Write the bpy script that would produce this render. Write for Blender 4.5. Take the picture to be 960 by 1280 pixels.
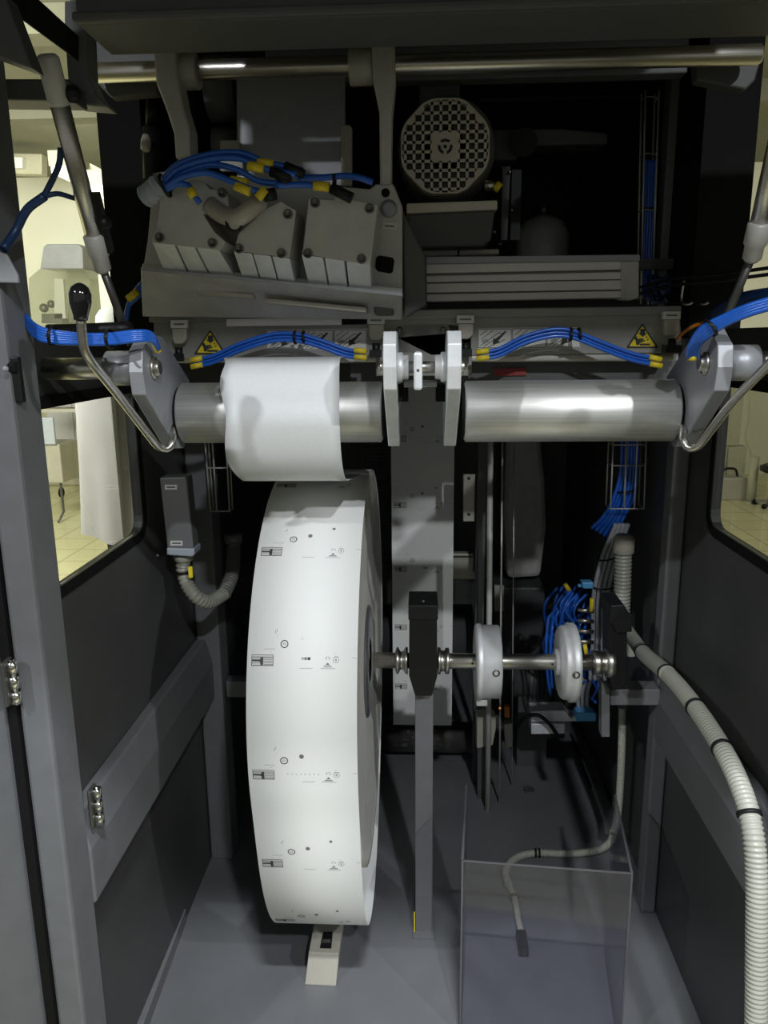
import bpy, bmesh, math, random
from math import radians, sin, cos, pi, sqrt, atan2
from mathutils import Vector, Matrix
random.seed(7)
for _o in list(bpy.data.objects):
    bpy.data.objects.remove(_o)
SC = bpy.context.scene
COL = SC.collection

# ------------------------------------------------------------------ camera
FPX = 962.0
CAMP = Vector((0, 0, 1.44))
CAMR = Matrix.Rotation(radians(2.85), 3, 'Z') @ Matrix.Rotation(radians(77.4), 3, 'X') @ Matrix.Rotation(radians(-0.6), 3, 'Z')
_cd = bpy.data.cameras.new('camera')
_cd.sensor_fit = 'VERTICAL'; _cd.sensor_height = 36.0; _cd.lens = FPX * 36.0 / 1280.0
_cd.clip_start = 0.02; _cd.clip_end = 60
CAM = bpy.data.objects.new('camera', _cd); COL.objects.link(CAM)
CAM.matrix_world = Matrix.Translation(CAMP) @ CAMR.to_4x4()
SC.camera = CAM

# ------------------------------------------------------------------ world, lamps, exposure
W = bpy.data.worlds.new('world'); SC.world = W; W.use_nodes = True
W.node_tree.nodes['Background'].inputs[0].default_value = (0.95, 0.96, 0.86, 1)
W.node_tree.nodes['Background'].inputs[1].default_value = 0.25
SC.view_settings.view_transform = 'Standard'
SC.view_settings.look = 'None'
SC.view_settings.gamma = 1.0
SC.view_settings.use_curve_mapping = False
SC.view_settings.exposure = 0.0

def area_lamp(name, loc, aim, sx, sy, power, col, spread=180):
    l = bpy.data.lights.new(name, 'AREA'); l.shape = 'RECTANGLE'; l.size = sx; l.size_y = sy
    l.energy = power; l.color = col; l.spread = radians(spread)
    o = bpy.data.objects.new(name, l); COL.objects.link(o)
    o.location = loc
    o.rotation_euler = (Vector(aim) - Vector(loc)).to_track_quat('-Z', 'Y').to_euler()
    return o
# ceiling luminaires of the hall in front of the machine
area_lamp('hall_area_lamp', (-1.68, -0.8, 2.75), (0.0, 1.4, 0.9), 0.07, 0.05, 4.4, (0.94, 0.98, 1.0), 70)
area_lamp('hall_area_lamp', (1.9, -0.8, 2.75), (0.0, 1.4, 0.9), 0.07, 0.05, 5.6, (0.94, 0.98, 1.0), 70)
area_lamp('hall_area_lamp', (0.55, -1.1, 2.75), (0.1, 1.7, 0.5), 0.08, 0.05, 5.6, (0.94, 0.98, 1.0), 70)
area_lamp('hall_area_lamp', (0.15, -0.24, 2.75), (0.0, 1.3, 0.2), 0.22, 0.05, 12, (0.92, 0.97, 1.0), 80)
# unseen area lamps added to brighten the hall behind the machine
area_lamp('hall_area_lamp', (-3.6, 3.2, 2.78), (-3.2, 7.0, 0.6), 2.0, 2.0, 350, (1.0, 1.0, 0.84))
area_lamp('hall_area_lamp', (3.5, 3.4, 2.78), (3.2, 6.5, 0.4), 2.0, 2.0, 70, (1.0, 0.97, 0.80))

area_lamp('hall_area_lamp', (-2.7, 6.5, 2.95), (-2.9, 9.0, 1.2), 1.0, 0.25, 12, (1.0, 1.0, 0.84))  # added to brighten the hall's back wall, facing away from the camera

# ------------------------------------------------------------------ helpers
def ray(px, py):
    return CAMR @ Vector(((px - 480.0) / FPX, (640.0 - py) / FPX, -1.0))
def at(px, py, Y):
    d = ray(px, py); return CAMP + d * (Y / d.y)
def atx(px, py, X):
    d = ray(px, py); return CAMP + d * (X / d.x)
def atz(px, py, Z):
    d = ray(px, py); return CAMP + d * ((Z - CAMP.z) / d.z)
def zz(py, Y, px=525):
    return at(px, py, Y).z
def xx(px, py, Y):
    return at(px, py, Y).x

def catmull(pts, n=8, closed=False):
    P = [Vector(p) for p in pts]
    if len(P) < 3:
        return [P[0].lerp(P[-1], i / n) for i in range(n + 1)]
    out = []
    for i in range(len(P) - 1):
        p1, p2 = P[i], P[i + 1]
        p0 = P[i - 1] if i > 0 else p1 + (p1 - p2)
        p3 = P[i + 2] if i + 2 < len(P) else p2 + (p2 - p1)
        for k in range(n):
            t = k / n
            out.append(0.5 * ((2 * p1) + (p2 - p0) * t + (2 * p0 - 5 * p1 + 4 * p2 - p3) * t * t + (3 * p1 - p0 - 3 * p2 + p3) * t ** 3))
    out.append(P[-1].copy())
    return out

def resample(pts, step):
    L = [0.0]
    for a, b in zip(pts, pts[1:]):
        L.append(L[-1] + (b - a).length)
    n = max(2, int(L[-1] / step)); out = []; j = 0
    for i in range(n + 1):
        s = L[-1] * i / n
        while j < len(L) - 2 and L[j + 1] < s:
            j += 1
        d = L[j + 1] - L[j]
        out.append(pts[j].lerp(pts[j + 1], (s - L[j]) / d if d > 1e-9 else 0))
    return out

def frame(axis):
    a = Vector(axis).normalized()
    u = a.cross(Vector((0, 0, 1)) if abs(a.z) < 0.9 else Vector((1, 0, 0))).normalized()
    return a, u, a.cross(u)

WLOC = {}
class MB:
    def __init__(s):
        s.v = []; s.f = []; s.m = []; s.sm = []
    def add(s, vs, fs, mat=0, smooth=False):
        b = len(s.v); s.v += [Vector(v) for v in vs]
        for f in fs:
            s.f.append([b + i for i in f]); s.m.append(mat); s.sm.append(smooth)
        return s
    def box(s, a, b, mat=0):
        (x0, y0, z0), (x1, y1, z1) = a, b
        return s.add([(x0, y0, z0), (x1, y0, z0), (x1, y1, z0), (x0, y1, z0), (x0, y0, z1), (x1, y0, z1), (x1, y1, z1), (x0, y1, z1)],
                     [(0, 3, 2, 1), (4, 5, 6, 7), (0, 1, 5, 4), (1, 2, 6, 5), (2, 3, 7, 6), (3, 0, 4, 7)], mat)
    def hexa(s, p, mat=0):
        return s.add(p, [(0, 3, 2, 1), (4, 5, 6, 7), (0, 1, 5, 4), (1, 2, 6, 5), (2, 3, 7, 6), (3, 0, 4, 7)], mat)
    def bar(s, p0, p1, w, h, mat=0, up=(0, 0, 1)):
        p0 = Vector(p0); p1 = Vector(p1); a = (p1 - p0).normalized()
        u = a.cross(Vector(up))
        if u.length < 1e-3: u = a.cross(Vector((0, 1, 0)))
        u.normalize(); w2 = u.cross(a)
        q = []
        for p in (p0, p1):
            q += [p - u * w / 2 - w2 * h / 2, p + u * w / 2 - w2 * h / 2, p + u * w / 2 + w2 * h / 2, p - u * w / 2 + w2 * h / 2]
        return s.hexa(q, mat)
    def prism(s, pts, vec, mat=0):
        n = len(pts); vec = Vector(vec)
        return s.add(list(pts) + [Vector(p) + vec for p in pts],
                     [list(range(n))[::-1], list(range(n, 2 * n))] + [(i, (i + 1) % n, n + (i + 1) % n, n + i) for i in range(n)], mat)
    def pprism(s, px, Y, depth, mat=0):
        return s.prism([at(x, y, Y) for x, y in px], (0, depth, 0), mat)
    def yz(s, pts, x0, x1, mat=0):
        return s.prism([(x0, y, z) for y, z in pts], (x1 - x0, 0, 0), mat)
    def lathe(s, p0, axis, prof, seg=32, mat=0, smooth=True, caps=True, squash=None):
        p0 = Vector(p0); a, u, w = frame(axis); b = []; n = len(prof)
        for t, r in prof:
            for k in range(seg):
                an = 2 * pi * k / seg
                b.append(p0 + a * t + (u * cos(an) + w * sin(an)) * r)
        fs = []
        for i in range(n - 1):
            for k in range(seg):
                fs.append((i * seg + k, i * seg + (k + 1) % seg, (i + 1) * seg + (k + 1) % seg, (i + 1) * seg + k))
        s.add(b, fs, mat, smooth)
        base = len(s.v) - len(b)
        if caps:
            for i in (0, n - 1):
                if prof[i][1] > 1e-6:
                    s.f.append([base + i * seg + k for k in range(seg)]); s.m.append(mat); s.sm.append(False)
        return s
    def cyl(s, p0, p1, r, seg=24, mat=0, r1=None):
        p0 = Vector(p0); p1 = Vector(p1); L = (p1 - p0).length
        return s.lathe(p0, p1 - p0, [(0, r), (L, r if r1 is None else r1)], seg, mat)
    def tube(s, pts, r, seg=10, mat=0, rf=None):
        P = [Vector(p) for p in pts]; n = len(P); vs = []
        t0 = (P[1] - P[0]).normalized(); _, u, w = frame(t0)
        for i in range(n):
            t = (P[min(i + 1, n - 1)] - P[max(i - 1, 0)])
            t = t.normalized() if t.length > 1e-9 else t0
            u = (u - t * u.dot(t)).normalized(); w = t.cross(u)
            rr = r if rf is None else rf(i, n)
            for k in range(seg):
                an = 2 * pi * k / seg
                vs.append(P[i] + (u * cos(an) + w * sin(an)) * rr)
        fs = [(i * seg + k, i * seg + (k + 1) % seg, (i + 1) * seg + (k + 1) % seg, (i + 1) * seg + k) for i in range(n - 1) for k in range(seg)]
        s.add(vs, fs, mat, True)
        base = len(s.v) - len(vs)
        s.f.append([base + k for k in range(seg)]); s.m.append(mat); s.sm.append(False)
        s.f.append([base + (n - 1) * seg + k for k in range(seg)]); s.m.append(mat); s.sm.append(False)
        return s
    def hose(s, pts, r, pitch=0.008, seg=18, mat=0, depth=0.12):
        P = resample(catmull(pts, 14), pitch / 4)
        return s.tube(P, r, seg, mat, rf=lambda i, n: r * (1.0 if i % 4 in (0, 1) else 1.0 - depth) if True else r)
    def sphere(s, c, r, mat=0, seg=20, sc=(1, 1, 1)):
        c = Vector(c); vs = []; R_ = 12
        for i in range(R_ + 1):
            th = pi * i / R_
            for k in range(seg):
                an = 2 * pi * k / seg
                vs.append(c + Vector((sin(th) * cos(an) * r * sc[0], sin(th) * sin(an) * r * sc[1], cos(th) * r * sc[2])))
        return s.add(vs, [(i * seg + k, i * seg + (k + 1) % seg, (i + 1) * seg + (k + 1) % seg, (i + 1) * seg + k) for i in range(R_) for k in range(seg)], mat, True)
    def build(s, name, mats, parent=None, bevel=0, **tags):
        if not isinstance(mats, (list, tuple)): mats = [mats]
        bm = bmesh.new(); bv = [bm.verts.new(v) for v in s.v]
        for f, m, sm in zip(s.f, s.m, s.sm):
            try:
                fc = bm.faces.new([bv[i] for i in f]); fc.material_index = m; fc.smooth = sm
            except ValueError:
                pass
        bmesh.ops.remove_doubles(bm, verts=bm.verts, dist=1e-6)
        bmesh.ops.recalc_face_normals(bm, faces=bm.faces)
        lo = Vector([min(v[i] for v in s.v) for i in range(3)]); hi = Vector([max(v[i] for v in s.v) for i in range(3)])
        org = Vector(((lo.x + hi.x) / 2, (lo.y + hi.y) / 2, lo.z))
        bmesh.ops.translate(bm, verts=bm.verts, vec=-org)
        me = bpy.data.meshes.new(name); bm.to_mesh(me); bm.free()
        for m in mats: me.materials.append(m)
        o = bpy.data.objects.new(name, me); COL.objects.link(o)
        WLOC[o] = org
        if parent is not None:
            o.parent = parent; o.location = org - WLOC[parent]
        else:
            o.location = org
        if bevel:
            b = o.modifiers.new('bevel', 'BEVEL'); b.width = bevel; b.segments = 2; b.limit_method = 'ANGLE'; b.angle_limit = radians(40)
        settags(o, **tags)
        return o

def settags(o, label=None, cat=None, group=None, kind=None):
    if label: o['label'] = label
    if cat: o['category'] = cat
    if group: o['group'] = group
    if kind: o['kind'] = kind
    return o
def thing(name, loc, label, cat, group=None):
    o = bpy.data.objects.new(name, None); COL.objects.link(o); o.location = Vector(loc); o.empty_display_size = 0.05
    WLOC[o] = Vector(loc)
    return settags(o, label, cat, group)
def copy_tree(o, off, label=None):
    c = o.copy(); COL.objects.link(c); c.location = o.location + Vector(off); WLOC[c] = WLOC[o] + Vector(off)
    for ch in o.children:
        d = ch.copy(); COL.objects.link(d); d.parent = c; WLOC[d] = WLOC[ch] + Vector(off)
        for g in ch.children:
            e = g.copy(); COL.objects.link(e); e.parent = d; WLOC[e] = WLOC[g] + Vector(off)
    if label: c['label'] = label
    return c

# ------------------------------------------------------------------ materials
def mat(name, col, rough=0.5, metal=0.0, var=0.06, scale=8.0, bump=0.0, emit=0.0, stretch=None, coat=0.0, spec=None):
    m = bpy.data.materials.new(name); m.use_nodes = True; nt = m.node_tree; b = nt.nodes['Principled BSDF']
    tc = nt.nodes.new('ShaderNodeTexCoord'); n = nt.nodes.new('ShaderNodeTexNoise')
    n.inputs['Scale'].default_value = scale; n.inputs['Detail'].default_value = 5
    if stretch:
        mp = nt.nodes.new('ShaderNodeMapping'); mp.inputs['Scale'].default_value = stretch
        nt.links.new(tc.outputs['Object'], mp.inputs[0]); nt.links.new(mp.outputs[0], n.inputs['Vector'])
    else:
        nt.links.new(tc.outputs['Object'], n.inputs['Vector'])
    r = nt.nodes.new('ShaderNodeValToRGB')
    r.color_ramp.elements[0].position = 0.3; r.color_ramp.elements[1].position = 0.7
    r.color_ramp.elements[0].color = (*[c * (1 - var) for c in col], 1); r.color_ramp.elements[1].color = (*[min(1, c * (1 + var)) for c in col], 1)
    nt.links.new(n.outputs['Fac'], r.inputs[0]); nt.links.new(r.outputs[0], b.inputs['Base Color'])
    mr = nt.nodes.new('ShaderNodeMapRange'); mr.inputs['To Min'].default_value = max(0.02, rough - 0.05); mr.inputs['To Max'].default_value = min(1, rough + 0.05)
    nt.links.new(n.outputs['Fac'], mr.inputs[0]); nt.links.new(mr.outputs[0], b.inputs['Roughness'])
    b.inputs['Metallic'].default_value = metal
    if coat: b.inputs['Coat Weight'].default_value = coat
    if spec is not None: b.inputs['Specular IOR Level'].default_value = spec
    if bump:
        bp = nt.nodes.new('ShaderNodeBump'); bp.inputs['Strength'].default_value = bump; bp.inputs['Distance'].default_value = 0.002
        nt.links.new(n.outputs['Fac'], bp.inputs['Height']); nt.links.new(bp.outputs[0], b.inputs['Normal'])
    if emit:
        b.inputs['Emission Color'].default_value = (*col, 1); b.inputs['Emission Strength'].default_value = emit
    return m
def clear_mat(name, tint, refl=1.0, rough=0.03, haze=0.0, hazecol=(0.5, 0.5, 0.5)):
    m = bpy.data.materials.new(name); m.use_nodes = True; nt = m.node_tree; nt.nodes.clear()
    out = nt.nodes.new('ShaderNodeOutputMaterial'); t = nt.nodes.new('ShaderNodeBsdfTransparent'); g = nt.nodes.new('ShaderNodeBsdfGlossy')
    t.inputs[0].default_value = (*tint, 1); g.inputs['Roughness'].default_value = rough
    f = nt.nodes.new('ShaderNodeFresnel'); gm = nt.nodes.new('ShaderNodeNewGeometry')
    io = nt.nodes.new('ShaderNodeMapRange'); io.inputs['To Min'].default_value = 1.5; io.inputs['To Max'].default_value = 1 / 1.5   # the far face of a thin sheet
    nt.links.new(gm.outputs['Backfacing'], io.inputs[0]); nt.links.new(io.outputs[0], f.inputs[0])
    k = nt.nodes.new('ShaderNodeMath'); k.operation = 'MULTIPLY'; k.inputs[1].default_value = refl; nt.links.new(f.outputs[0], k.inputs[0])
    mx = nt.nodes.new('ShaderNodeMixShader'); nt.links.new(k.outputs[0], mx.inputs[0])
    nt.links.new(g.outputs[0], mx.inputs[2])
    if haze:
        d = nt.nodes.new('ShaderNodeBsdfDiffuse'); d.inputs[0].default_value = (*hazecol, 1)
        m2 = nt.nodes.new('ShaderNodeMixShader'); m2.inputs[0].default_value = haze
        nt.links.new(t.outputs[0], m2.inputs[1]); nt.links.new(d.outputs[0], m2.inputs[2]); nt.links.new(m2.outputs[0], mx.inputs[1])
    else:
        nt.links.new(t.outputs[0], mx.inputs[1])
    nt.links.new(mx.outputs[0], out.inputs[0])
    return m
def tile_mat(name, c1, c2, mortar, size):
    m = mat(name, c1, 0.25, var=0.05, scale=2)
    nt = m.node_tree; b = nt.nodes['Principled BSDF']
    br = nt.nodes.new('ShaderNodeTexBrick'); br.offset = 0.0
    br.inputs['Color1'].default_value = (*c1, 1); br.inputs['Color2'].default_value = (*c2, 1); br.inputs['Mortar'].default_value = (*mortar, 1)
    br.inputs['Scale'].default_value = 1.0; br.inputs['Mortar Size'].default_value = 0.006; br.inputs['Brick Width'].default_value = size; br.inputs['Row Height'].default_value = size
    tc = nt.nodes.new('ShaderNodeTexCoord'); nt.links.new(tc.outputs['Object'], br.inputs['Vector']); nt.links.new(br.outputs['Color'], b.inputs['Base Color'])
    return m

M = dict(
 panel=mat('graphite_panel', (0.062, 0.063, 0.062), 0.42, var=0.12, scale=4, bump=0.03),
 frame=mat('grey_frame_paint', (0.148, 0.152, 0.160), 0.5, var=0.06, scale=30, bump=0.04),
 frame_dark=mat('dark_grey_frame_paint', (0.078, 0.080, 0.083), 0.5, var=0.08, scale=20, bump=0.04),
 floor=mat('grey_floor_paint', (0.15, 0.156, 0.166), 0.38, var=0.10, scale=6, bump=0.03),
 black=mat('black_plastic', (0.008, 0.008, 0.009), 0.45, var=0.1, spec=0.3),
 rubber=mat('black_rubber', (0.006, 0.006, 0.006), 0.75, var=0.1, spec=0.2),
 knob=mat('glossy_black_knob', (0.008, 0.008, 0.009), 0.12, var=0.05, coat=0.6),
 alu=mat('cast_aluminium', (0.64, 0.65, 0.66), 0.45, 0.4, var=0.08, scale=40, bump=0.08),
 aludull=mat('dull_grey_aluminium', (0.56, 0.55, 0.53), 0.5, 0.15, var=0.08, scale=30, bump=0.05),
 plate=mat('anodised_grey_plate', (0.34, 0.35, 0.375), 0.42, 0.3, var=0.06, scale=30),
 bright=mat('machined_aluminium', (0.80, 0.82, 0.85), 0.42, 0.35, var=0.05, scale=60),
 roller=mat('brushed_roller', (0.62, 0.62, 0.60), 0.46, 0.8, var=0.10, scale=6, stretch=(1, 60, 60)),
 steel=mat('polished_steel', (0.58, 0.56, 0.52), 0.32, 1.0, var=0.10, scale=10, stretch=(1, 40, 40)),
 chrome=mat('chrome', (0.78, 0.77, 0.74), 0.10, 1.0, var=0.05),
 darksteel=mat('dark_steel', (0.16, 0.155, 0.15), 0.4, 0.8, var=0.12),
 paper=mat('white_carton_paper', (0.80, 0.81, 0.80), 0.55, var=0.012, scale=300, bump=0.05),
 paperedge=mat('paper_roll_edge', (0.60, 0.585, 0.54), 0.7, var=0.07, scale=30, bump=0.05),
 core=mat('roll_core_plate', (0.42, 0.43, 0.44), 0.3, 0.85, var=0.08),
 foil=mat('foil_backed_paper', (0.72, 0.735, 0.75), 0.55, 0.12, var=0.02, scale=250, bump=0.08),
 ink=mat('black_ink', (0.03, 0.03, 0.032), 0.6, var=0.1),
 inkgrey=mat('grey_ink', (0.36, 0.36, 0.36), 0.6, var=0.1),
 inkmid=mat('mid_grey_ink', (0.16, 0.16, 0.16), 0.6, var=0.1),
 blue=mat('blue_air_tube', (0.014, 0.115, 0.56), 0.30, var=0.10, coat=0.2),
 bluelight=mat('light_blue_connector', (0.10, 0.36, 0.70), 0.35),
 navy=mat('dark_blue_cable', (0.010, 0.035, 0.11), 0.4),
 yellow=mat('yellow_sleeve', (0.80, 0.62, 0.03), 0.5, var=0.08),
 signyellow=mat('yellow_warning_sign', (0.78, 0.62, 0.02), 0.5, var=0.03),
 white=mat('white_label', (0.72, 0.72, 0.70), 0.6, var=0.03),
 hosegrey=mat('grey_conduit', (0.37, 0.37, 0.32), 0.38, var=0.05),
 hosedark=mat('dark_grey_conduit', (0.17, 0.17, 0.155), 0.45, var=0.08),
 cablegrey=mat('grey_cable', (0.32, 0.33, 0.36), 0.5),
 beige=mat('beige_plastic', (0.42, 0.40, 0.34), 0.5, var=0.06),
 bracket=mat('galvanised_bracket', (0.45, 0.43, 0.38), 0.5, 0.3, var=0.08),
 motor=mat('motor_green_grey', (0.10, 0.105, 0.095), 0.5, var=0.08),
 cowl=mat('beige_fan_cowl', (0.74, 0.70, 0.60), 0.5, var=0.05),
 box=mat('grey_junction_box', (0.17, 0.17, 0.18), 0.5, var=0.05),
 boxlid=mat('light_grey_lid', (0.42, 0.46, 0.55), 0.45, var=0.04),
 cross=mat('grey_brown_crossbar', (0.27, 0.265, 0.25), 0.45, 0.15, var=0.08, scale=14),
 tread=mat('bare_metal_strip', (0.72, 0.69, 0.67), 0.45, 0.25, var=0.06),
 amber=mat('amber_signal', (0.9, 0.32, 0.03), 0.4, emit=0.8),
 orange=mat('orange_plastic', (0.5, 0.16, 0.02), 0.5),
 red=mat('dull_red', (0.22, 0.02, 0.02), 0.5),
 wire=mat('zinc_wire', (0.55, 0.54, 0.52), 0.4, 0.3),
 coat=mat('white_coat_cloth', (0.40, 0.39, 0.43), 0.85, var=0.05, scale=5, bump=0.1),
 cloth=mat('dark_trouser_cloth', (0.035, 0.038, 0.045), 0.9, var=0.1),
 skin=mat('skin', (0.50, 0.33, 0.24), 0.55, var=0.05),
 cap=mat('grey_cap_cloth', (0.42, 0.44, 0.44), 0.9, var=0.05),
 hallwall=mat('pale_hall_wall', (0.82, 0.82, 0.70), 0.6, var=0.03, scale=2),
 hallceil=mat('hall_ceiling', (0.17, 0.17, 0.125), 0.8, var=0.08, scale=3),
 halltile=tile_mat('hall_floor_tile', (0.70, 0.66, 0.40), (0.64, 0.60, 0.36), (0.38, 0.35, 0.22), 0.33),
 cabinet=mat('cream_cabinet', (0.40, 0.385, 0.29), 0.45, var=0.04),
 stainless=mat('hall_stainless', (0.50, 0.50, 0.44), 0.35, 0.7, var=0.08),
 lamp=mat('lit_tube_cover', (1.0, 0.98, 0.86), 0.5, emit=1.3),
 clear=clear_mat('clear_polycarbonate', (0.85, 0.85, 0.88), 0.75, 0.02, 0.025, (0.42, 0.41, 0.52)),
 clearedge=mat('polycarbonate_edge', (0.10, 0.10, 0.105), 0.3, var=0.05),
 pane=clear_mat('clear_window_pane', (0.93, 0.94, 0.92), 1.0, 0.01),
 hood=clear_mat('clear_hood', (0.82, 0.83, 0.78), 1.0, 0.05, 0.12, (0.6, 0.6, 0.5)),
)
S = dict(kind='structure')
# ------------------------------------------------------------------ the machine enclosure (the setting)
MB().box((-0.60, 0.98, -0.04), (0.60, 3.2, 0.0)).build('floor', M['floor'], **S)
MB().box((-0.62, 0.98, -0.12), (0.62, 3.2, -0.04)).build('trim_1', M['frame_dark'], **S)
def side_wall(name, x0, x1, yr, zb, zt):
    r = 0.035; pts = [(1.12, 0), (3.2, 0), (3.2, 2.05), (1.60, 2.05), (1.60, 1.455), (1.12, 1.455), (1.12, zt), (yr, zt)]
    pts += [(yr, zb + r)] + [(yr - r + r * cos(a), zb + r - r * sin(a)) for a in (pi / 8, pi / 4, 3 * pi / 8)] + [(yr - r, zb), (1.12, zb)]
    MB().yz(pts, x0, x1).build(name, M['panel'], **S)
side_wall('wall_left', -0.62, -0.60, 1.59, 1.042, 1.343)
side_wall('wall_right', 0.60, 0.62, 1.59, 1.055, 1.348)
def window(name, x, sgn, yr, zb, zt):
    r = 0.035; k = 0.016
    def rim(d):
        q = [(1.121, zt + d), (yr + d, zt + d), (yr + d, zb + r)]
        q += [(yr - r + (r + d) * cos(a), zb + r - (r + d) * sin(a)) for a in (pi / 8, pi / 4, 3 * pi / 8)]
        return q + [(yr - r, zb - d), (1.121, zb - d)]
    a = rim(k); b = rim(-0.004); g = MB(); n = len(a)
    vs = []
    for X in (x - sgn * 0.004, x - sgn * 0.001):
        vs += [(X, y, z) for y, z in a] + [(X, y, z) for y, z in b]
    fs = []
    for i in range(n):
        j = (i + 1) % n
        fs += [(i, j, n + j, n + i), (2 * n + i, 3 * n + i, 3 * n + j, 2 * n + j), (i, 2 * n + i, 2 * n + j, j), (n + i, n + j, 3 * n + j, 3 * n + i)]
    g.add(vs, fs)
    w = g.build(name, M['rubber'], **S)
    MB().yz(rim(-0.001), x + sgn * 0.008, x + sgn * 0.012).build('pane', M['pane'], w)
window('window_1', -0.60, -1, 1.59, 1.042, 1.343)
window('window_2', 0.60, 1, 1.59, 1.055, 1.348)
MB().box((-0.64, 3.2, -0.04), (0.64, 3.22, 2.07)).build('wall_back', M['panel'], **S)
MB().box((-0.64, 1.0, 2.05), (0.64, 3.2, 2.07)).build('ceiling', M['frame_dark'], **S)
# front pillars, gasket and the open door
MB().box((-0.606, 1.04, 0.0), (-0.56, 1.12, 2.05)).build('trim_2', M['frame'], bevel=0.006, **S)
MB().box((0.56, 1.04, 0.0), (0.64, 1.12, 2.05)).build('trim_3', M['frame'], bevel=0.006, **S)
MB().box((-0.622, 1.035, 0.0), (-0.607, 1.10, 1.5)).build('trim_4', M['rubber'], **S)
def doorq(o, t, z0, z1):
    a, b = Vector((-0.636, 1.05, 0)), Vector((-0.96, 0.48, 0)); n = Vector((-(b - a).y, (b - a).x, 0)).normalized()
    n = n if n.x < 0 else -n
    q = [a - n * o, b - n * o, b - n * o + n * t, a - n * o + n * t]
    return [Vector((p.x, p.y, z0)) for p in q] + [Vector((p.x, p.y, z1)) for p in q]
d = MB().hexa(doorq(0, .05, 0.02, 1.62)).build('door_1', M['frame'], bevel=0.006, **S)
MB().hexa(doorq(.008, .008, 0.03, 1.60)).build('door_seal', M['rubber'], d)
MB().hexa(doorq(.010, .002, 0.05, 1.58)).build('edge_strip', M['frame'], d)
# mid rails along the side walls
def side_rail(name, s):
    pts = [(s * 0.60, 0.668), (s * 0.574, 0.668), (s * 0.558, 0.602), (s * 0.558, 0.500), (s * 0.60, 0.484)]
    MB().prism([(x, 1.12, z) for x, z in pts], (0, 0.78 if s < 0 else 0.60, 0)).build(name, M['frame'], bevel=0.004, **S)
side_rail('trim_5', -1); side_rail('trim_6', 1)
# rear posts
MB().box((-0.598, 1.90, 0.0), (-0.537, 1.98, 2.05)).build('trim_7', M['frame'], bevel=0.005, **S)
MB().box((0.562, 1.73, 0.0), (0.598, 1.78, 1.44)).build('trim_8', M['frame'], bevel=0.005, **S)
# header beam over the opening, with its small ledge
h = MB().box((-0.430, 1.05, 1.828), (0.56, 1.16, 2.05))
h.box((-0.43, 1.035, 1.826), (0.56, 1.05, 1.838))
h.build('trim_9', M['frame_dark'], bevel=0.004, **S)
MB().box((-0.30, 1.62, 1.925), (0.50, 1.66, 1.985)).build('trim_10', M['frame'], bevel=0.003, **S)
MB().pprism([(80, 0), (142, 0), (140, 34), (107, 37), (110, 96), (120, 118), (136, 134), (92, 130), (84, 96), (80, 36)], 1.20, 0.04).build('trim_11', M['frame'], bevel=0.003, **S)
MB().pprism([(109, 37), (196, 40), (196, 116), (138, 121), (118, 100)], 1.42, 0.03).build('trim_12', M['frame_dark'], bevel=0.003, **S)
MB().pprism([(870, 74), (952, 72), (944, 100), (932, 112), (872, 100)], 1.43, 0.03).build('trim_13', M['frame_dark'], bevel=0.003, **S)
MB().box((0.526, 1.585, 1.44), (0.625, 1.86, 2.05)).build('trim_14', M['rubber'], **S)
MB().box((0.510, 1.75, 1.44), (0.560, 1.80, 2.05)).build('trim_15', M['frame'], bevel=0.003, **S)
MB().box((-0.625, 1.585, 1.456), (-0.54, 1.80, 2.05)).build('trim_34', M['rubber'], **S)
# side crossbars to the outside at the top left, and the raised flap edge
MB().pprism([(-60, 98), (86, 98), (92, 126), (-60, 124)], 1.15, 0.05).build('trim_16', M['frame_dark'], bevel=0.003, **S)
MB().pprism([(-30, -40), (6, -6), (41, 86), (-30, 60)], 0.95, 0.03).build('trim_17', M['frame_dark'], bevel=0.002, **S)
MB().pprism([(4, -6), (42, -6), (82, 31), (82, 64), (6, 8)], 1.10, 0.04).build('trim_18', M['rubber'], **S)
# raised guard flap over the opening, held up by the gas struts
fl_ = [(1.045, 1.94), (0.25, 2.05), (0.255, 2.08), (1.045, 1.97)]
MB().yz(fl_, -1.12, 1.12).build('trim_30', M['frame'], bevel=0.004, **S)  # out of view; made wider than the machine to block lamp light
# deck of the upper bay and the upright that carries the rear fittings
MB().box((-0.598, 1.712, 1.580), (0.598, 3.2, 1.600)).build('trim_31', M['panel'], **S)
MB().box((-0.512, 1.695, 1.345), (0.45, 1.711, 1.600)).build('trim_33', M['panel'], **S)  # hidden plate added to block lamp light from the hanging web
MB().box((xx(596, 620, 2.33), 2.312, 0.0), (xx(607, 620, 2.33), 2.36, 1.580)).build('trim_32', M['frame_dark'], **S)
# floor flange along the left wall
MB().prism([(-0.60, 1.30, 0.0), (-0.585, 1.30, 0.0), (-0.597, 1.66, 0.0), (-0.60, 1.66, 0.0)], (0, 0, 0.035)).build('trim_19', M['frame'], **S)
# short brackets off the rails carrying the rear uprights
MB().box((-0.515, 1.86, 0.520), (-0.40, 1.90, 0.566)).build('trim_20', M['frame'], bevel=0.003, **S)
MB().pprism([(763, 862), (826, 862), (826, 882), (763, 882)], 1.70, 0.05).build('trim_21', M['frame'], bevel=0.003, **S)

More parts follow.
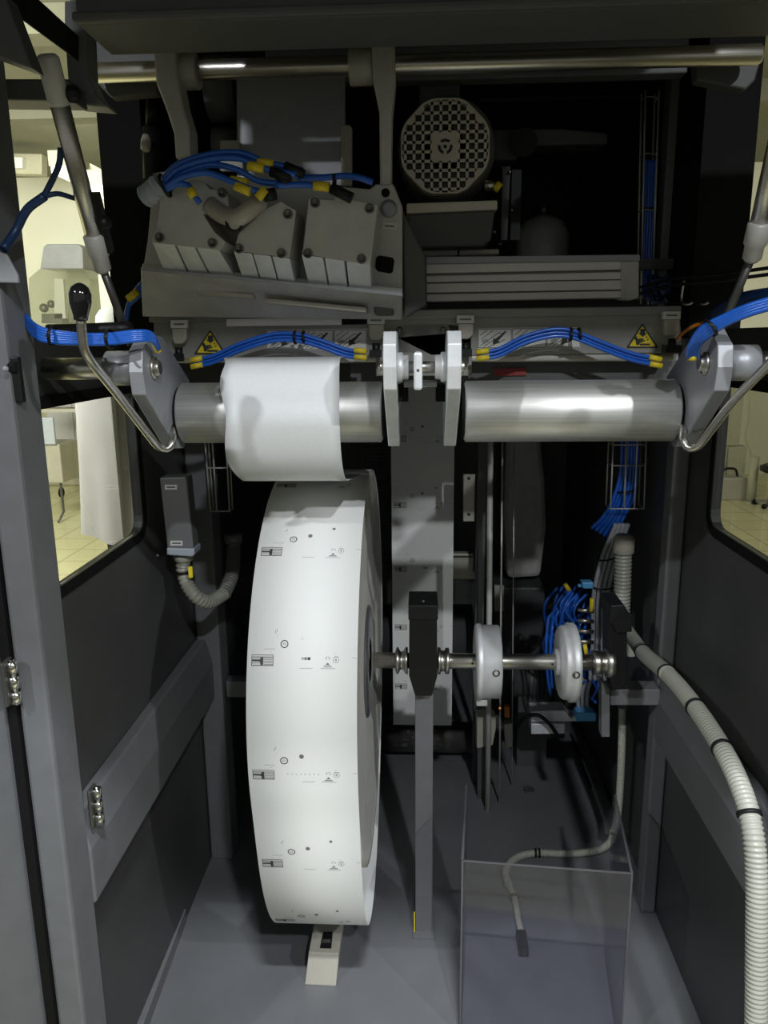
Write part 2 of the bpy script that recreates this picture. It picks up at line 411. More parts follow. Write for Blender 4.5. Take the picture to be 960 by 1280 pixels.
# ------------------------------------------------------------------ the hall outside
MB().box((-9, -4, -0.16), (9, 10, -0.12)).build('floor', M['halltile'], **S)
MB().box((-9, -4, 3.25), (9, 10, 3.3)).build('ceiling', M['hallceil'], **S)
MB().box((-9, 9, -0.12), (9, 9.1, 3.25)).build('wall_back', M['hallwall'], **S)
MB().box((-7.1, -1, -0.12), (-7, 9, 3.25)).build('wall_left', M['hallwall'], **S)
MB().box((7, -1, -0.12), (7.1, 9, 3.25)).build('wall_right', M['hallwall'], **S)
for i, y in enumerate((3.0, 4.6, 6.2)):
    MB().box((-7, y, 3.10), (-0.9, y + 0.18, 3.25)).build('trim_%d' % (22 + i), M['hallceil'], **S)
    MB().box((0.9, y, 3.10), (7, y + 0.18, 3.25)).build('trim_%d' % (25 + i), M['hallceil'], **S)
for (px0, py0, px1, py1, Y, w) in ((60, 197, 84, 216, 6.0, 'left of the strut'), (106, 222, 133, 240, 5.6, 'right of the strut')):
    a, b = at(px0, py0, Y), at(px1, py1, Y)
    t = thing('ceiling_light', ((a.x + b.x) / 2, Y, a.z), 'lit white ceiling light of the hall, ' + w + ' at the upper left', 'ceiling light', 'hall ceiling lights')
    MB().box((a.x, Y, b.z + 0.05), (b.x, Y + 0.9, a.z + 0.05)).build('housing', M['cabinet'], t)
    MB().box((a.x + 0.01, Y + 0.01, b.z), (b.x - 0.01, Y + 0.88, b.z + 0.05)).build('diffuser', M['lamp'], t)
# far packing machine with a clear hood, seen through the upper left opening
Y = 8.3
c = at(70, 400, Y)
t = thing('packing_machine', (c.x, Y + 0.3, -0.12), 'pale hall machine with a clear sloping hood, behind the black knob', 'machine')
p = [at(32, 414, Y), at(110, 414, Y)]
MB().box((p[0].x, Y, -0.12), (p[1].x, Y + 0.65, p[0].z)).build('cabinet', M['cabinet'], t, bevel=0.02)
top = at(60, 336, Y).z; hx0, hx1 = at(36, 400, Y).x, at(110, 400, Y).x
MB().pprism([(36, 412), (36, 348), (50, 336), (104, 336), (112, 348), (112, 412)], Y, 0.5).build('hood', M['hood'], t)
MB().pprism([(50, 336), (54, 309), (58, 305), (98, 305), (103, 310), (104, 336)], Y + 0.1, 0.3).build('hood_cover', M['cablegrey'], t, bevel=0.01)
MB().pprism([(68, 398), (68, 348), (79, 349), (82, 398)], Y + 0.2, 0.06).build('upright', M['white'], t)
m = MB()
for q in ((55, 385, 14), (64, 380, 12), (60, 396, 10)):
    m.sphere(at(q[0], q[1], Y + 0.25), q[2] * 0.0035)
m.pprism([(52, 404), (52, 392), (78, 392), (78, 404)], Y + 0.2, 0.15)
m.build('mechanism', M['darksteel'], t)
# a duct with a small box on the hall wall
c = at(26, 202, 7.5)
t = thing('cable_duct', c, 'grey cable duct with a small square box, high on the hall wall', 'cable duct')
MB().pprism([(-40, 190), (52, 192), (52, 218), (-40, 216)], 7.5, 0.12).build('duct', M['cabinet'], t, bevel=0.01)
MB().pprism([(12, 196), (28, 197), (28, 210), (12, 210)], 7.44, 0.06).build('wall_box', M['white'], t)
# tall cream lockers of the hall, left
for px0, px1, w in ((113, 131, 'first tall cream locker, beside the strut'), (131.5, 152, 'second tall cream locker, next to the black post')):
    a, b = at(px0, 240, 8.2), at(px1, 240, 8.2)
    t = thing('locker', ((a.x + b.x) / 2, 8.4, -0.12), w, 'locker', 'tall hall lockers')
    MB().box((a.x, 8.2, -0.12), (b.x, 8.7, a.z)).build('cabinet', M['hallwall'], t, bevel=0.01)
    MB().box((a.x + 0.012, 8.19, 0.0), (b.x - 0.012, 8.2, a.z - 0.03)).build('door', M['hallwall'], t)
    MB().box((a.x + 0.03, 8.175, 1.0), (a.x + 0.045, 8.19, 1.2)).build('handle', M['stainless'], t)

# lower left window: trolley with a pale screen, and a wheeled white cabinet
Y = 6.6
a, b = at(44, 556, Y), at(66, 522, Y)
t = thing('work_trolley', ((a.x + b.x) / 2, Y + 0.2, -0.12), 'small trolley with a pale screen, by the left edge of the left window', 'trolley')
MB().box((a.x, Y, a.z), (b.x, Y + 0.03, b.z)).build('screen', M['boxlid'], t, bevel=0.01)
m = MB().box((a.x - 0.1, Y + 0.03, a.z - 0.35), (b.x + 0.02, Y + 0.4, a.z)).build('drawer_unit', M['bracket'], t, bevel=0.01)
m = MB()
for x in (a.x - 0.05, b.x - 0.02):
    m.tube([(x, Y + 0.06, a.z - 0.35), (x, Y + 0.06, -0.05), (x + 0.02, Y - 0.1, -0.105)], 0.012)
m.build('frame', M['darksteel'], t)
m = MB().box((a.x - 0.2, Y + 0.3, b.z + 0.02), (b.x + 0.1, Y + 0.5, b.z + 0.05)).box((a.x - 0.2, Y + 0.3, b.z + 0.1), (b.x + 0.1, Y + 0.5, b.z + 0.14)).build('shelf', M['bracket'], t)
Y = 7.6
a, b = at(68, 599, Y), at(92, 488, Y)
t = thing('wheeled_cabinet', ((a.x + b.x) / 2, Y + 0.2, -0.12), 'narrow white cabinet on a dark wheel, just left of the coat', 'cabinet')
MB().box((a.x, Y, a.z), (b.x, Y + 0.4, 1.05)).build('body', M['coat'], t, bevel=0.015)
MB().box((a.x, Y - 0.012, a.z + 0.02), (b.x - 0.03, Y, 1.0)).build('door', M['coat'], t, bevel=0.004)
for x in (a.x + 0.03, b.x - 0.02):
    MB().lathe((x - 0.015, Y + 0.06, -0.12 + 0.052), (1, 0, 0), [(0, 0.03), (0.004, 0.05), (0.026, 0.05), (0.03, 0.03)], 16).cyl((x, Y + 0.06, -0.06), (x, Y + 0.06, a.z), 0.012).build('wheel', M['rubber'], t)

# right window: cream cabinets, bollard, pipes, stool
Y = 7.9
for (x0, y0, x1, y1, w) in ((880, 440, 935, 558, 'upper cream wall cabinet seen through the right window'), (880, 558, 934, 618, 'low cream cabinet with clutter on it, behind the right window')):
    a, b = at(x0, y1, Y), at(x1, y0, Y)
    t = thing('cabinet', ((a.x + b.x) / 2, Y + 0.3, a.z), w, 'cabinet')
    MB().box((a.x, Y, a.z), (b.x, Y + 0.5, b.z)).build('body', M['cabinet'], t, bevel=0.01)
    mid = (a.x + b.x) / 2
    for k, (u, v) in enumerate(((a.x, mid), (mid, b.x))):
        f = MB().box((u + 0.008, Y - 0.015, a.z + 0.01), (v - 0.008, Y, b.z - 0.01)).build('door', M['cabinet'], t)
        MB().box((v - 0.04, Y - 0.03, (a.z + b.z) / 2), (v - 0.02, Y - 0.015, (a.z + b.z) / 2 + 0.08)).build('handle', M['stainless'], f)
a = at(910, 612, 7.6)
t = thing('tool_box', a, 'small brown tool box on the hall floor by the cream cabinet', 'tool box')
MB().box((a.x - 0.14, 7.5, -0.12), (a.x + 0.14, 7.7, 0.10)).build('case', M['bracket'], t, bevel=0.01)
MB().tube(catmull([(a.x - 0.08, 7.6, 0.10), (a.x - 0.05, 7.6, 0.17), (a.x + 0.05, 7.6, 0.17), (a.x + 0.08, 7.6, 0.10)], 5), 0.012).build('handle', M['black'], t)
a = at(940, 612, 7.4)
t = thing('bollard', (a.x, 7.4, -0.12), 'pale round bollard on the hall floor, right window', 'bollard')
MB().cyl((a.x, 7.4, -0.12), (a.x, 7.4, at(940, 571, 7.4).z), 0.042).build('post', M['cabinet'], t)
MB().cyl((a.x, 7.4, -0.12), (a.x, 7.4, -0.105), 0.07).build('foot', M['stainless'], t)
MB().tube(catmull([at(939, 470, 8.6), at(937, 520, 8.6), at(933, 548, 8.6), at(940, 568, 8.6), (at(940, 568, 8.6).x, 8.6, -0.12)], 6), 0.018).build('drop_pipe', M['hallwall'], label='thin pale pipe running down behind the round bollard', cat='pipe')
a = at(957, 614, 7.2)
t = thing('stool', (a.x + 0.1, 7.2, -0.12), 'dark wheeled stool at the right edge of the right window', 'stool')
MB().lathe((a.x + 0.1, 7.2, 0.2), (0, 0, 1), [(0, 0.12), (0.02, 0.16), (0.06, 0.16), (0.08, 0.12)]).build('seat', M['black'], t)
m = MB().cyl((a.x + 0.1, 7.2, -0.05), (a.x + 0.1, 7.2, 0.2), 0.02)
for k in range(5):
    an = 2 * pi * k / 5; m.bar((a.x + 0.1, 7.2, -0.06), (a.x + 0.1 + 0.18 * cos(an), 7.2 + 0.18 * sin(an), -0.09), 0.03, 0.025)
m.build('base', M['darksteel'], t)
for k in range(5):
    an = 2 * pi * k / 5; MB().sphere((a.x + 0.1 + 0.18 * cos(an), 7.2 + 0.18 * sin(an), -0.095), 0.025).build('caster', M['rubber'], t)
a = at(948, 260, 8.0)
t = thing('wall_trunking', (a.x, 8.9, 0), 'vertical pale trunking on the bright hall wall, far right', 'trunking')
MB().box((a.x, 8.94, -0.12), (a.x + 0.06, 9.0, 2.7)).build('channel', M['cabinet'], t)
MB().box((a.x + 0.05, 8.92, 0.9), (a.x + 0.25, 9.0, 1.15)).build('socket_box', M['white'], t)
# ------------------------------------------------------------------ paper reel and web
RY, RZ, RR = 1.66, 0.717, 0.438
RX0, RX1 = -0.307, -0.112
def wrap_r(a):   # a in degrees from +Y (rear) through up (90) to front (180) and bottom (270): the loose outer wrap sags below
    a = a % 360
    d = (a - 256) / 64.0
    return RR + 0.003 + (0.128 * (cos(min(1, abs(d)) * pi) * 0.5 + 0.5))
def wrap_p(a, off=0.0):
    r = wrap_r(a) + off
    return RY + r * cos(radians(a)), RZ + r * sin(radians(a))
reel = thing('paper_reel', ((RX0 + RX1) / 2, RY, 0.17), 'large white printed carton paper reel standing upright on the shaft', 'paper reel')
MB().lathe((RX0 + 0.002, RY, RZ), (1, 0, 0), [(0, 0.20), (0, RR - 0.002), (RX1 - RX0 - 0.004, RR - 0.002), (RX1 - RX0 - 0.004, RR - 0.02), (RX1 - RX0 - 0.0055, RR - 0.022),
     (RX1 - RX0 - 0.0055, RR - 0.05), (RX1 - RX0 - 0.008, RR - 0.06), (RX1 - RX0 - 0.014, 0.20)], 160).build('roll_body', M['paperedge'], reel)
N = 180; vs = []; fs = []
for i in range(N):
    a = 360.0 * i / N
    y, z = wrap_p(a); y2, z2 = wrap_p(a, -0.0015)
    vs += [(RX0, y, z), (RX1, y, z), (RX1, y2, z2), (RX0, y2, z2)]
for i in range(N):
    b, c = 4 * i, 4 * ((i + 1) % N)
    for k in range(4):
        fs.append((b + k, b + (k + 1) % 4, c + (k + 1) % 4, c + k))
wrapm = MB().add(vs, fs, 0, True)

# printed repeat marks: S(u, v) maps across 0..1 and metres along to a point on the paper
def print_marks(m, P, variant):
    def strip(u0, u1, v0, v1, mi):
        n = max(1, int(abs(v1 - v0) / 0.008)); vs = []; fs = []
        for i in range(n + 1):
            v = v0 + (v1 - v0) * i / n; vs += [P(u0, v), P(u1, v)]
        for i in range(n): fs.append((2 * i, 2 * i + 1, 2 * i + 3, 2 * i + 2))
        m.add(vs, fs, mi)
    def ring(u, v, r, w, mi, seg=22):
        k = 1 / 0.195; vs = []; fs = []
        for i in range(seg):
            an = 2 * pi * i / seg
            vs += [P(u + r * cos(an) * k, v + r * sin(an)), P(u + (r - w) * cos(an) * k, v + (r - w) * sin(an))]
        for i in range(seg):
            j = (i + 1) % seg; fs.append((2 * i, 2 * i + 1, 2 * j + 1, 2 * j))
        m.add(vs, fs, mi)
    def dot(u, v, r, mi):
        k = 1 / 0.195; m.add([P(u + r * cos(2 * pi * i / 14) * k, v + r * sin(2 * pi * i / 14)) for i in range(14)], [list(range(14))], mi)
    # code block at the left edge
    strip(.040, .240, .0095, .0085, 1); strip(.040, .240, .0062, .0052, 1); strip(.040, .240, -.0085, -.0098, 1)
    strip(.040, .0445, .0095, -.0098, 1); strip(.2365, .240, .0095, -.0098, 1)
    strip(.045, .130, .0038, .0030, 1); strip(.045, .130, .0012, -.0022, 1); strip(.045, .130, -.0045, -.0053, 1)
    strip(.122, .147, .0050, -.0082, 1); strip(.115, .125, .0018, -.0035, 1)
    for k in range(5): strip(.150, .236, .0040 - .0026 * k, .0030 - .0026 * k, 3)
    # ring symbol with a small figure in it
    ring(.335, .0285, .0070, .0016, 1)
    strip(.322, .330, .0305, .0265, 2); strip(.330, .342, .0308, .0298, 2); strip(.340, .346, .030, .026, 2)
    strip(.245, .252, .052, .047, 2); strip(.258, .264, .055, .050, 2); strip(.263, .270, .0435, .0425, 2)   # tiny scale marks
    strip(.150, .250, .0200, .0192, 2); strip(.205, .220, .0150, .0142, 2)
    if variant == 0:
        dot(.495, .037, .0042, 3); dot(.72, .055, .0030, 3)
        if True: strip(.44, .56, -.0125, -.0133, 2)
    elif variant == 1:
        strip(.495, .515, .0055, .0015, 2); strip(.520, .545, .0055, .0012, 3); strip(.550, .575, .0058, .0010, 1)
        strip(.48, .60, -.0128, -.0136, 2)
        m.add([P(.478, .0385), P(.496, .0430), P(.515, .0385), P(.496, .0345)], [(0, 1, 2, 3)], 4)
    else:
        dot(.495, .037, .0042, 3)
        for k in range(8): strip(.36 + .040 * k, .367 + .040 * k, .0035, .0010, 2)
        strip(.49, .61, -.0128, -.0136, 2)
    # arch, badge, recycling triangle with two lines of writing, edge tick
    strip(.715, .722, .0060, .0020, 2); strip(.722, .745, .0068, .0060, 2); strip(.745, .752, .0060, .0020, 2)
    ring(.808, .0015, .0055, .0009, 2); strip(.785, .832, .0075, .0066, 2); strip(.80, .815, .0035, -.0005, 2)
    m.add([P(.715, -.0070), P(.733, -.0030), P(.751, -.0070)], [(0, 1, 2)], 3)
    strip(.700, .766, -.0085, -.0098, 3); strip(.69, .776, -.0106, -.0114, 2); strip(.67, .80, -.0130, -.0139, 2)
    strip(.800, .806, .0125, .0112, 2)
    strip(.955, .995, .0058, .0049, 2)
INKS = [M['paper'], M['ink'], M['inkgrey'], M['inkmid'], M['foil']]
m = wrapm
for a0, var in ((102.9, 0), (129.8, 0), (156.7, 1), (183.6, 2), (210.5, 0), (235.0, 0)):
    def P(u, v, a0=a0):
        a = a0 - math.degrees(v / (RR + .003)); y, z = wrap_p(a, 0.0004)
        return (RX0 + (RX1 - RX0) * u, y, z)
    print_marks(m, P, var)
m.build('outer_wrap', INKS, reel)
# hub plate and the two flats beside it
MB().lathe((RX1 - 0.020, RY, RZ), (1, 0, 0), [(0, 0.205), (0.0, 0.130), (0.012, 0.128), (0.014, 0.122), (0.014, 0.05)], 64, caps=False).build('hub_plate', M['core'], reel)
m = MB()
for s in (1, -1):
    m.prism([(RX1 - 0.019, RY + 0.02, RZ + s * 0.135), (RX1 - 0.019, RY + 0.10, RZ + s * 0.135), (RX1 - 0.019, RY + 0.20, RZ + s * 0.05), (RX1 - 0.019, RY + 0.24, RZ + s * 0.12), (RX1 - 0.019, RY + 0.10, RZ + s * 0.24)], (0.004, 0, 0))
m.build('hub_spoke', M['darksteel'], reel)

# foil-backed web running over the front roller in a loop (back side, plain)
prof = catmull([(0, 1.62, 1.1600), (0, 1.50, 1.174), (0, 1.38, 1.192), (0, 1.295, 1.208), (0, 1.240, 1.246), (0, 1.215, 1.305), (0, 1.218, 1.350), (0, 1.224, 1.390), (0, 1.234, 1.409), (0, 1.27, 1.414), (0, 1.34, 1.408), (0, 1.45, 1.400), (0, 1.58, 1.404), (0, 1.62, 1.43), (0, 1.63, 1.50), (0, 1.632, 1.56)], 8)
n = len(prof); vs = []; fs = []; NX = 10
for i, p in enumerate(prof):
    t = (prof[min(i + 1, n - 1)] - prof[max(i - 1, 0)]).normalized(); nr = Vector((0, -t.z, t.y)) * 0.0007
    for k in range(NX + 1):
        u = k / NX
        w = 0.006 * sin(pi * i / n * 2.2) * (u - 0.5)
        x = -0.315 + 0.186 * u + (0.004 * sin(i * 0.33) if k == 0 else 0) - w * 0.2
        vs.append(Vector((x, p.y, p.z)) + nr); vs.append(Vector((x, p.y, p.z)) - nr)
R2 = 2 * (NX + 1)
for i in range(n - 1):
    for k in range(NX):
        a, b = i * R2 + 2 * k, (i + 1) * R2 + 2 * k
        fs += [(a, a + 2, b + 2, b), (a + 1, b + 1, b + 3, a + 3)]
    a, b = i * R2, (i + 1) * R2; fs += [(a, b, b + 1, a + 1)]
    a, b = i * R2 + 2 * NX, (i + 1) * R2 + 2 * NX; fs += [(a, a + 1, b + 1, b)]
MB().add(vs, fs, 0, True).build('paper_web', M['foil'], label='plain silvery white paper web looping over the left front roller', cat='paper web')
# printed web hanging between the rollers at the back
SX0, SX1, SY = xx(490, 700, 2.40), xx(566.5, 700, 2.40), 2.40
web = thing('paper_web', ((SX0 + SX1) / 2, SY, 0.13), 'printed paper web hanging straight down behind the black bearing block', 'paper web')
z0, z1 = 0.16, 1.46
vs = [(SX0, SY, z0), (SX1, SY, z0), (SX1, SY, z1), (SX0, SY, z1)]
m = MB().prism(vs, (0, 0.001, 0))
for i, py in enumerate((548, 631, 711, 784, 858, 931)):
    zc = zz(py, SY)
    def P(u, v, zc=zc): return (SX0 + (SX1 - SX0) * u, SY - 0.0005, zc + v)
    print_marks(m, P, (2, 0, 1, 0, 0, 0)[i])
m.build('web_sheet', INKS, web)
t = thing('guide_roller', (SX0 + 0.1, SY + 0.06, 0.1), 'dark steel guide roller low behind the grey post', 'roller')
c0, c1 = at(479, 920, SY + 0.056), at(598, 918, SY + 0.056)
MB().cyl(c0, (c1.x, c0.y, c0.z), 0.052, 40).build('roller_body', M['darksteel'], t)
MB().cyl((c0.x - 0.04, c0.y, c0.z), (c1.x + 0.05, c0.y, c0.z), 0.014).build('axle', M['steel'], t)
for x in (c0.x - 0.035, c1.x + 0.02):
    MB().box((x, c0.y - 0.03, 0.0), (x + 0.012, c0.y + 0.05, c0.z + 0.04)).build('bracket', M['frame_dark'], t)
t = thing('guide_roller', (SX0 + 0.1, SY + 0.12, 0.4), 'dark guide roller partly hidden behind the hanging web, at mid height', 'roller')
c0, c1 = at(478, 790, SY + 0.17), at(590, 788, SY + 0.17)
MB().cyl(c0, (c1.x, c0.y, c0.z), 0.10, 40).build('roller_body', M['frame_dark'], t)
MB().cyl((c0.x - 0.03, c0.y, c0.z), (c1.x + 0.04, c0.y, c0.z), 0.014).build('axle', M['steel'], t)
for x in (c0.x - 0.028, c1.x + 0.02):
    MB().box((x, c0.y - 0.03, 0.0), (x + 0.012, c0.y + 0.03, c0.z + 0.04)).build('bracket', M['frame_dark'], t)

# ------------------------------------------------------------------ front rollers with their swing arms
ROY, ROZ = 1.28, 1.3235
def front_roller(x0, x1, label):
    t = thing('front_roller', ((x0 + x1) / 2, ROY, ROZ - 0.05), label, 'roller', 'front rollers')
    MB().lathe((x0 + 0.004, ROY, ROZ), (1, 0, 0), [(0, 0.046), (0.003, 0.05), (x1 - x0 - 0.011, 0.05), (x1 - x0 - 0.008, 0.046)], 72).build('roller_body', M['roller'], t)
    for x in (x0, x1 - 0.005): MB().cyl((x, ROY, ROZ), (x + 0.005, ROY, ROZ), 0.043, 40).build('end_seal', M['rubber'], t)
front_roller(-0.404, -0.060, 'left brushed metal front roller, with the paper web over its middle')
front_roller(0.066, 0.414, 'right brushed metal front roller, bare and shiny')
ARM = [(1.125, 1.427), (1.125, 1.402), (1.125, 1.367), (1.225, 1.275), (1.27, 1.262), (1.335, 1.29), (1.345, 1.36), (1.22, 1.445), (1.16, 1.452)]
def swing_arm(x0, x1, label, side):
    t = thing('swing_arm', ((x0 + x1) / 2, 1.2, 1.262), label, 'swing arm', 'roller swing arms')
    MB().yz([(1.125, 1.365), (1.119, 1.398), (1.125, 1.428), (1.165, 1.452), (1.22, 1.448), (1.345, 1.375), (1.345, 1.30), (1.29, 1.263), (1.25, 1.268)], x0, x1).build('plate', M['plate'], t, bevel=0.0015)
    b = MB()
    xi = x1 if side > 0 else x0
    b.lathe((xi, 1.165, 1.402), (side, 0, 0), [(0, 0.0165), (0.004, 0.0165), (0.0042, 0.012), (0.010, 0.0115), (0.011, 0.009)], 28)
    b.build('pivot_bolt', M['steel'], t)
    return t
a = swing_arm(-0.426, -0.405, 'left outer grey swing arm with a bolt, holding the roller end', 1)
b = swing_arm(0.415, 0.437, 'right outer grey swing arm with a bolt, holding the roller end', -1)
def pivot_shaft(x0, x1, x2, label):
    t = thing('pivot_shaft', ((x0 + x2) / 2, 1.17, 1.38), label, 'shaft', 'pivot shafts')
    MB().cyl((x0, 1.17, 1.402), (x1, 1.17, 1.402), 0.026).build('sleeve', M['plate'], t)
    MB().cyl((x1, 1.17, 1.402), (x2, 1.17, 1.402), 0.0165).build('pin', M['steel'], t)
pivot_shaft(-0.427, -0.475, -0.575, 'short pivot shaft between the left pillar and the left swing arm')
pivot_shaft(0.438, 0.487, 0.575, 'short pivot shaft right of the right swing arm')
for x0, x1, w, s in ((-0.055, -0.036, 'left middle swing arm, narrow plate facing the camera edge-on', 1), (0.037, 0.057, 'right middle swing arm, narrow plate facing the camera edge-on', -1)):
    t = thing('swing_arm', ((x0 + x1) / 2, 1.2, 1.262), w, 'swing arm', 'roller swing arms')
    MB().yz([(1.128, 1.370), (1.120, 1.402), (1.120, 1.434), (1.14, 1.452), (1.2, 1.452), (1.345, 1.375), (1.345, 1.30), (1.30, 1.268), (1.27, 1.268)], x0, x1).build('plate', M['bright'], t, bevel=0.0015)
    xo = x0 if s > 0 else x1
    MB().lathe((xo, 1.165, 1.40), (-s, 0, 0), [(0, 0.010), (0.006, 0.010), (0.008, 0.007)], 20).build('pivot_bolt', M['steel'], t)
    xi = x1 if s > 0 else x0
    MB().lathe((xi, 1.165, 1.40), (s, 0, 0), [(0, 0.022), (0.008, 0.022), (0.009, 0.018), (0.016, 0.018), (0.017, 0.016)], 32).build('collar', M['alu'], t)
t = thing('middle_pin', (0, 1.165, 1.37), 'short steel pin with a white tab between the two middle swing arms', 'pin')
MB().cyl((-0.019, 1.165, 1.40), (0.020, 1.165, 1.40), 0.0085).build('pin', M['steel'], t)
a = at(517, 440, 1.13); b = at(528, 488, 1.13)
f = MB().box((a.x, 1.13, b.z), (b.x, 1.20, a.z)).build('tab', M['bright'], t, bevel=0.004)
MB().lathe((0.5 * (a.x + b.x), 1.131, at(522, 463, 1.13).z), (0, -1, 0), [(0, 0.0022), (0.0015, 0.0022)], 14).build('tab_screw', M['darksteel'], f)
a, b = at(505, 478, 1.20), at(546, 484, 1.20)
MB().box((a.x, 1.20, b.z), (b.x, 1.26, a.z)).build('rest_plate', M['plate'], t)
for px in (495, 545):
    a, b = at(px, 481, 1.21), at(px + 15, 502, 1.21)
    MB().box((a.x, 1.21, b.z), (b.x, 1.25, a.z)).build('rubber_stop', M['rubber'], t)

# ------------------------------------------------------------------ bent hand levers
def lever(pts, knob, label, pin):
    t = thing('hand_lever', pts[0], label, 'lever', 'bent hand levers')
    MB().tube(resample(catmull(pts, 8), 0.006), 0.0062, 14).build('rod', M['steel'], t)
    if knob:
        k0 = Vector(knob[0]); ax = Vector(knob[1]) - k0; L = ax.length
        MB().lathe(k0, ax, [(0, 0.0085), (0.006, 0.0095), (L * .45, 0.0135), (L * .7, 0.0138), (L * .88, 0.0105), (L * .97, 0.005), (L, 0.0005)], 28).build('knob', M['knob'], t)
    MB().cyl(pin[0], pin[1], 0.006, 14).build('hinge_pin', M['darksteel'], t)
LP = [at(212, 529, 1.25), at(215, 540, 1.225), at(216, 551, 1.205), at(209, 561, 1.195), at(198, 558, 1.185), at(186, 544, 1.16), at(150, 497, 1.09), at(118, 457, 1.02), at(106, 438, 1.0), at(103, 420, 0.995), at(101, 398, 0.99)]
lever(LP, (at(101, 400, 0.99), at(99.5, 353, 0.985)), 'left bent steel hand lever with a glossy black knob', (at(196, 534, 1.21), at(207, 537, 1.215)))
RP = [at(857, 528, 1.25), at(854, 538, 1.225), at(854, 549, 1.205), at(861, 560, 1.195), at(873, 557, 1.185), at(886, 541, 1.16), at(918, 500, 1.09), at(962, 454, 1.02), at(978, 436, 1.0), at(982, 420, 0.995), at(984, 398, 0.99)]
lever(RP, (at(984, 400, 0.99), at(986, 353, 0.985)), 'right bent steel hand lever running out of the picture', (at(878, 533, 1.21), at(866, 536, 1.215)))
# ------------------------------------------------------------------ crossbar behind the rollers, its stickers, clips and tubes
CY = 1.44
t = thing('crossbar', (0, CY, 1.42), 'grey-brown metal crossbar with warning stickers above the front rollers', 'crossbar')
MB().pprism([(192, 402), (850, 391), (853, 441), (192, 449)], CY, 0.04).build('face_plate', M['cross'], t, bevel=0.002)
MB().pprism([(186, 392), (852, 382), (852, 393), (186, 403)], CY - 0.012, 0.06).build('ledge', M['cross'], t, bevel=0.002)
MB().pprism([(283, 399), (427, 396.5), (427, 406), (283, 408)], CY - 0.016, 0.004).build('light_strip', M['tread'], t)
MB().pprism([(427, 396.5), (459, 396), (459, 405), (427, 406)], CY - 0.016, 0.004).build('dark_strip', M['rubber'], t)
MB().cyl(at(205, 449, CY + 0.01), at(846, 446, CY + 0.01), 0.0075, 16).build('tie_rod', M['aludull'], t)
MB().pprism([(438, 450), (852, 447), (852, 478), (438, 480)], CY + 0.05, 0.02).build('shadow_plate', M['frame_dark'], t)  # dark sheet standing in for the shaded gap under the crossbar
MB().pprism([(470, 408), (500, 404), (560, 404), (590, 408), (590, 470), (470, 470)], CY + 0.0, 0.03).build('middle_plate', M['cross'], t, bevel=0.002)
for px in (499, 554):
    MB().sphere(at(px, 412, CY - 0.001), 0.005, seg=12, sc=(1, .5, 1)).build('bolt', M['darksteel'], t)
MB().pprism([(617, 461), (658, 460), (658, 469), (617, 470)], CY + 0.045, 0.006).build('red_block', M['red'], t, label='dull red block')

def warn_sign(cx, cy, w, h, label):
    Y = CY - 0.0012; c = at(cx, cy, Y)
    t = thing('warning_sign', c, label, 'sign', 'triangular crush warning signs')
    def tri(k, y, dy):
        def r(p0, p1, p2):
            pts = []
            for a, b, c_ in ((p2, p0, p1), (p0, p1, p2), (p1, p2, p0)):
                for f in (0.06, 0.03):
                    pts.append(tuple(b[i] + (a[i] - b[i]) * f for i in range(2)))
                for f in (0.03, 0.06):
                    pts.append(tuple(b[i] + (c_[i] - b[i]) * f for i in range(2)))
            return pts
        q = r((cx, cy - h / 2 * k - (h * .166 * (1 - k)) + h * 0.166 * (1 - k) * 2 * 0.5), (cx + w / 2 * k, cy + h / 2 - h * .34 * (1 - k)), (cx - w / 2 * k, cy + h / 2 - h * .34 * (1 - k)))
        return MB().pprism(q, y, dy)
    tri(1.0, Y, 0.0005).build('border', M['ink'], t)
    tri(0.80, Y - 0.0005, 0.0005).build('yellow_field', M['signyellow'], t)
    g = MB(); Z = Y - 0.0009
    s = w / 40.0
    def px(pts): return [(cx + x * s, cy + y * s) for x, y in pts]
    # a hand crushed under a falling press
    g.pprism(px([(-2.5, -8), (3.5, -8), (3.5, -3), (6, -3), (.5, 1.5), (-5, -3), (-2.5, -3)]), Z, 0.0003)
    g.pprism(px([(-11, 1), (-7, 1), (-5.5, 4), (1, 3.2), (1.5, 5), (-2, 6.2), (-4, 11.5), (-7.5, 11.5), (-8, 7)]), Z, 0.0003)
    g.pprism(px([(-3.5, 6.8), (3, 5.2), (3.4, 6.6), (-3, 9)]), Z, 0.0003)
    g.pprism(px([(-3.2, 9.6), (9.5, 9.6), (9.5, 12), (-3.2, 12)]), Z, 0.0003)
    g.pprism(px([(4.2, 3), (5.2, 0.2), (6.2, 3)]), Z, 0.0003)
    g.pprism(px([(5.2, 5.2), (8.5, 3.2), (6.6, 6.4)]), Z, 0.0003)
    g.build('hand_symbol', M['ink'], t)
warn_sign(262.5, 427.5, 41, 31, 'yellow triangular hand warning sign on the left of the crossbar')
warn_sign(803, 419.5, 41, 31, 'yellow triangular hand warning sign on the right of the crossbar')
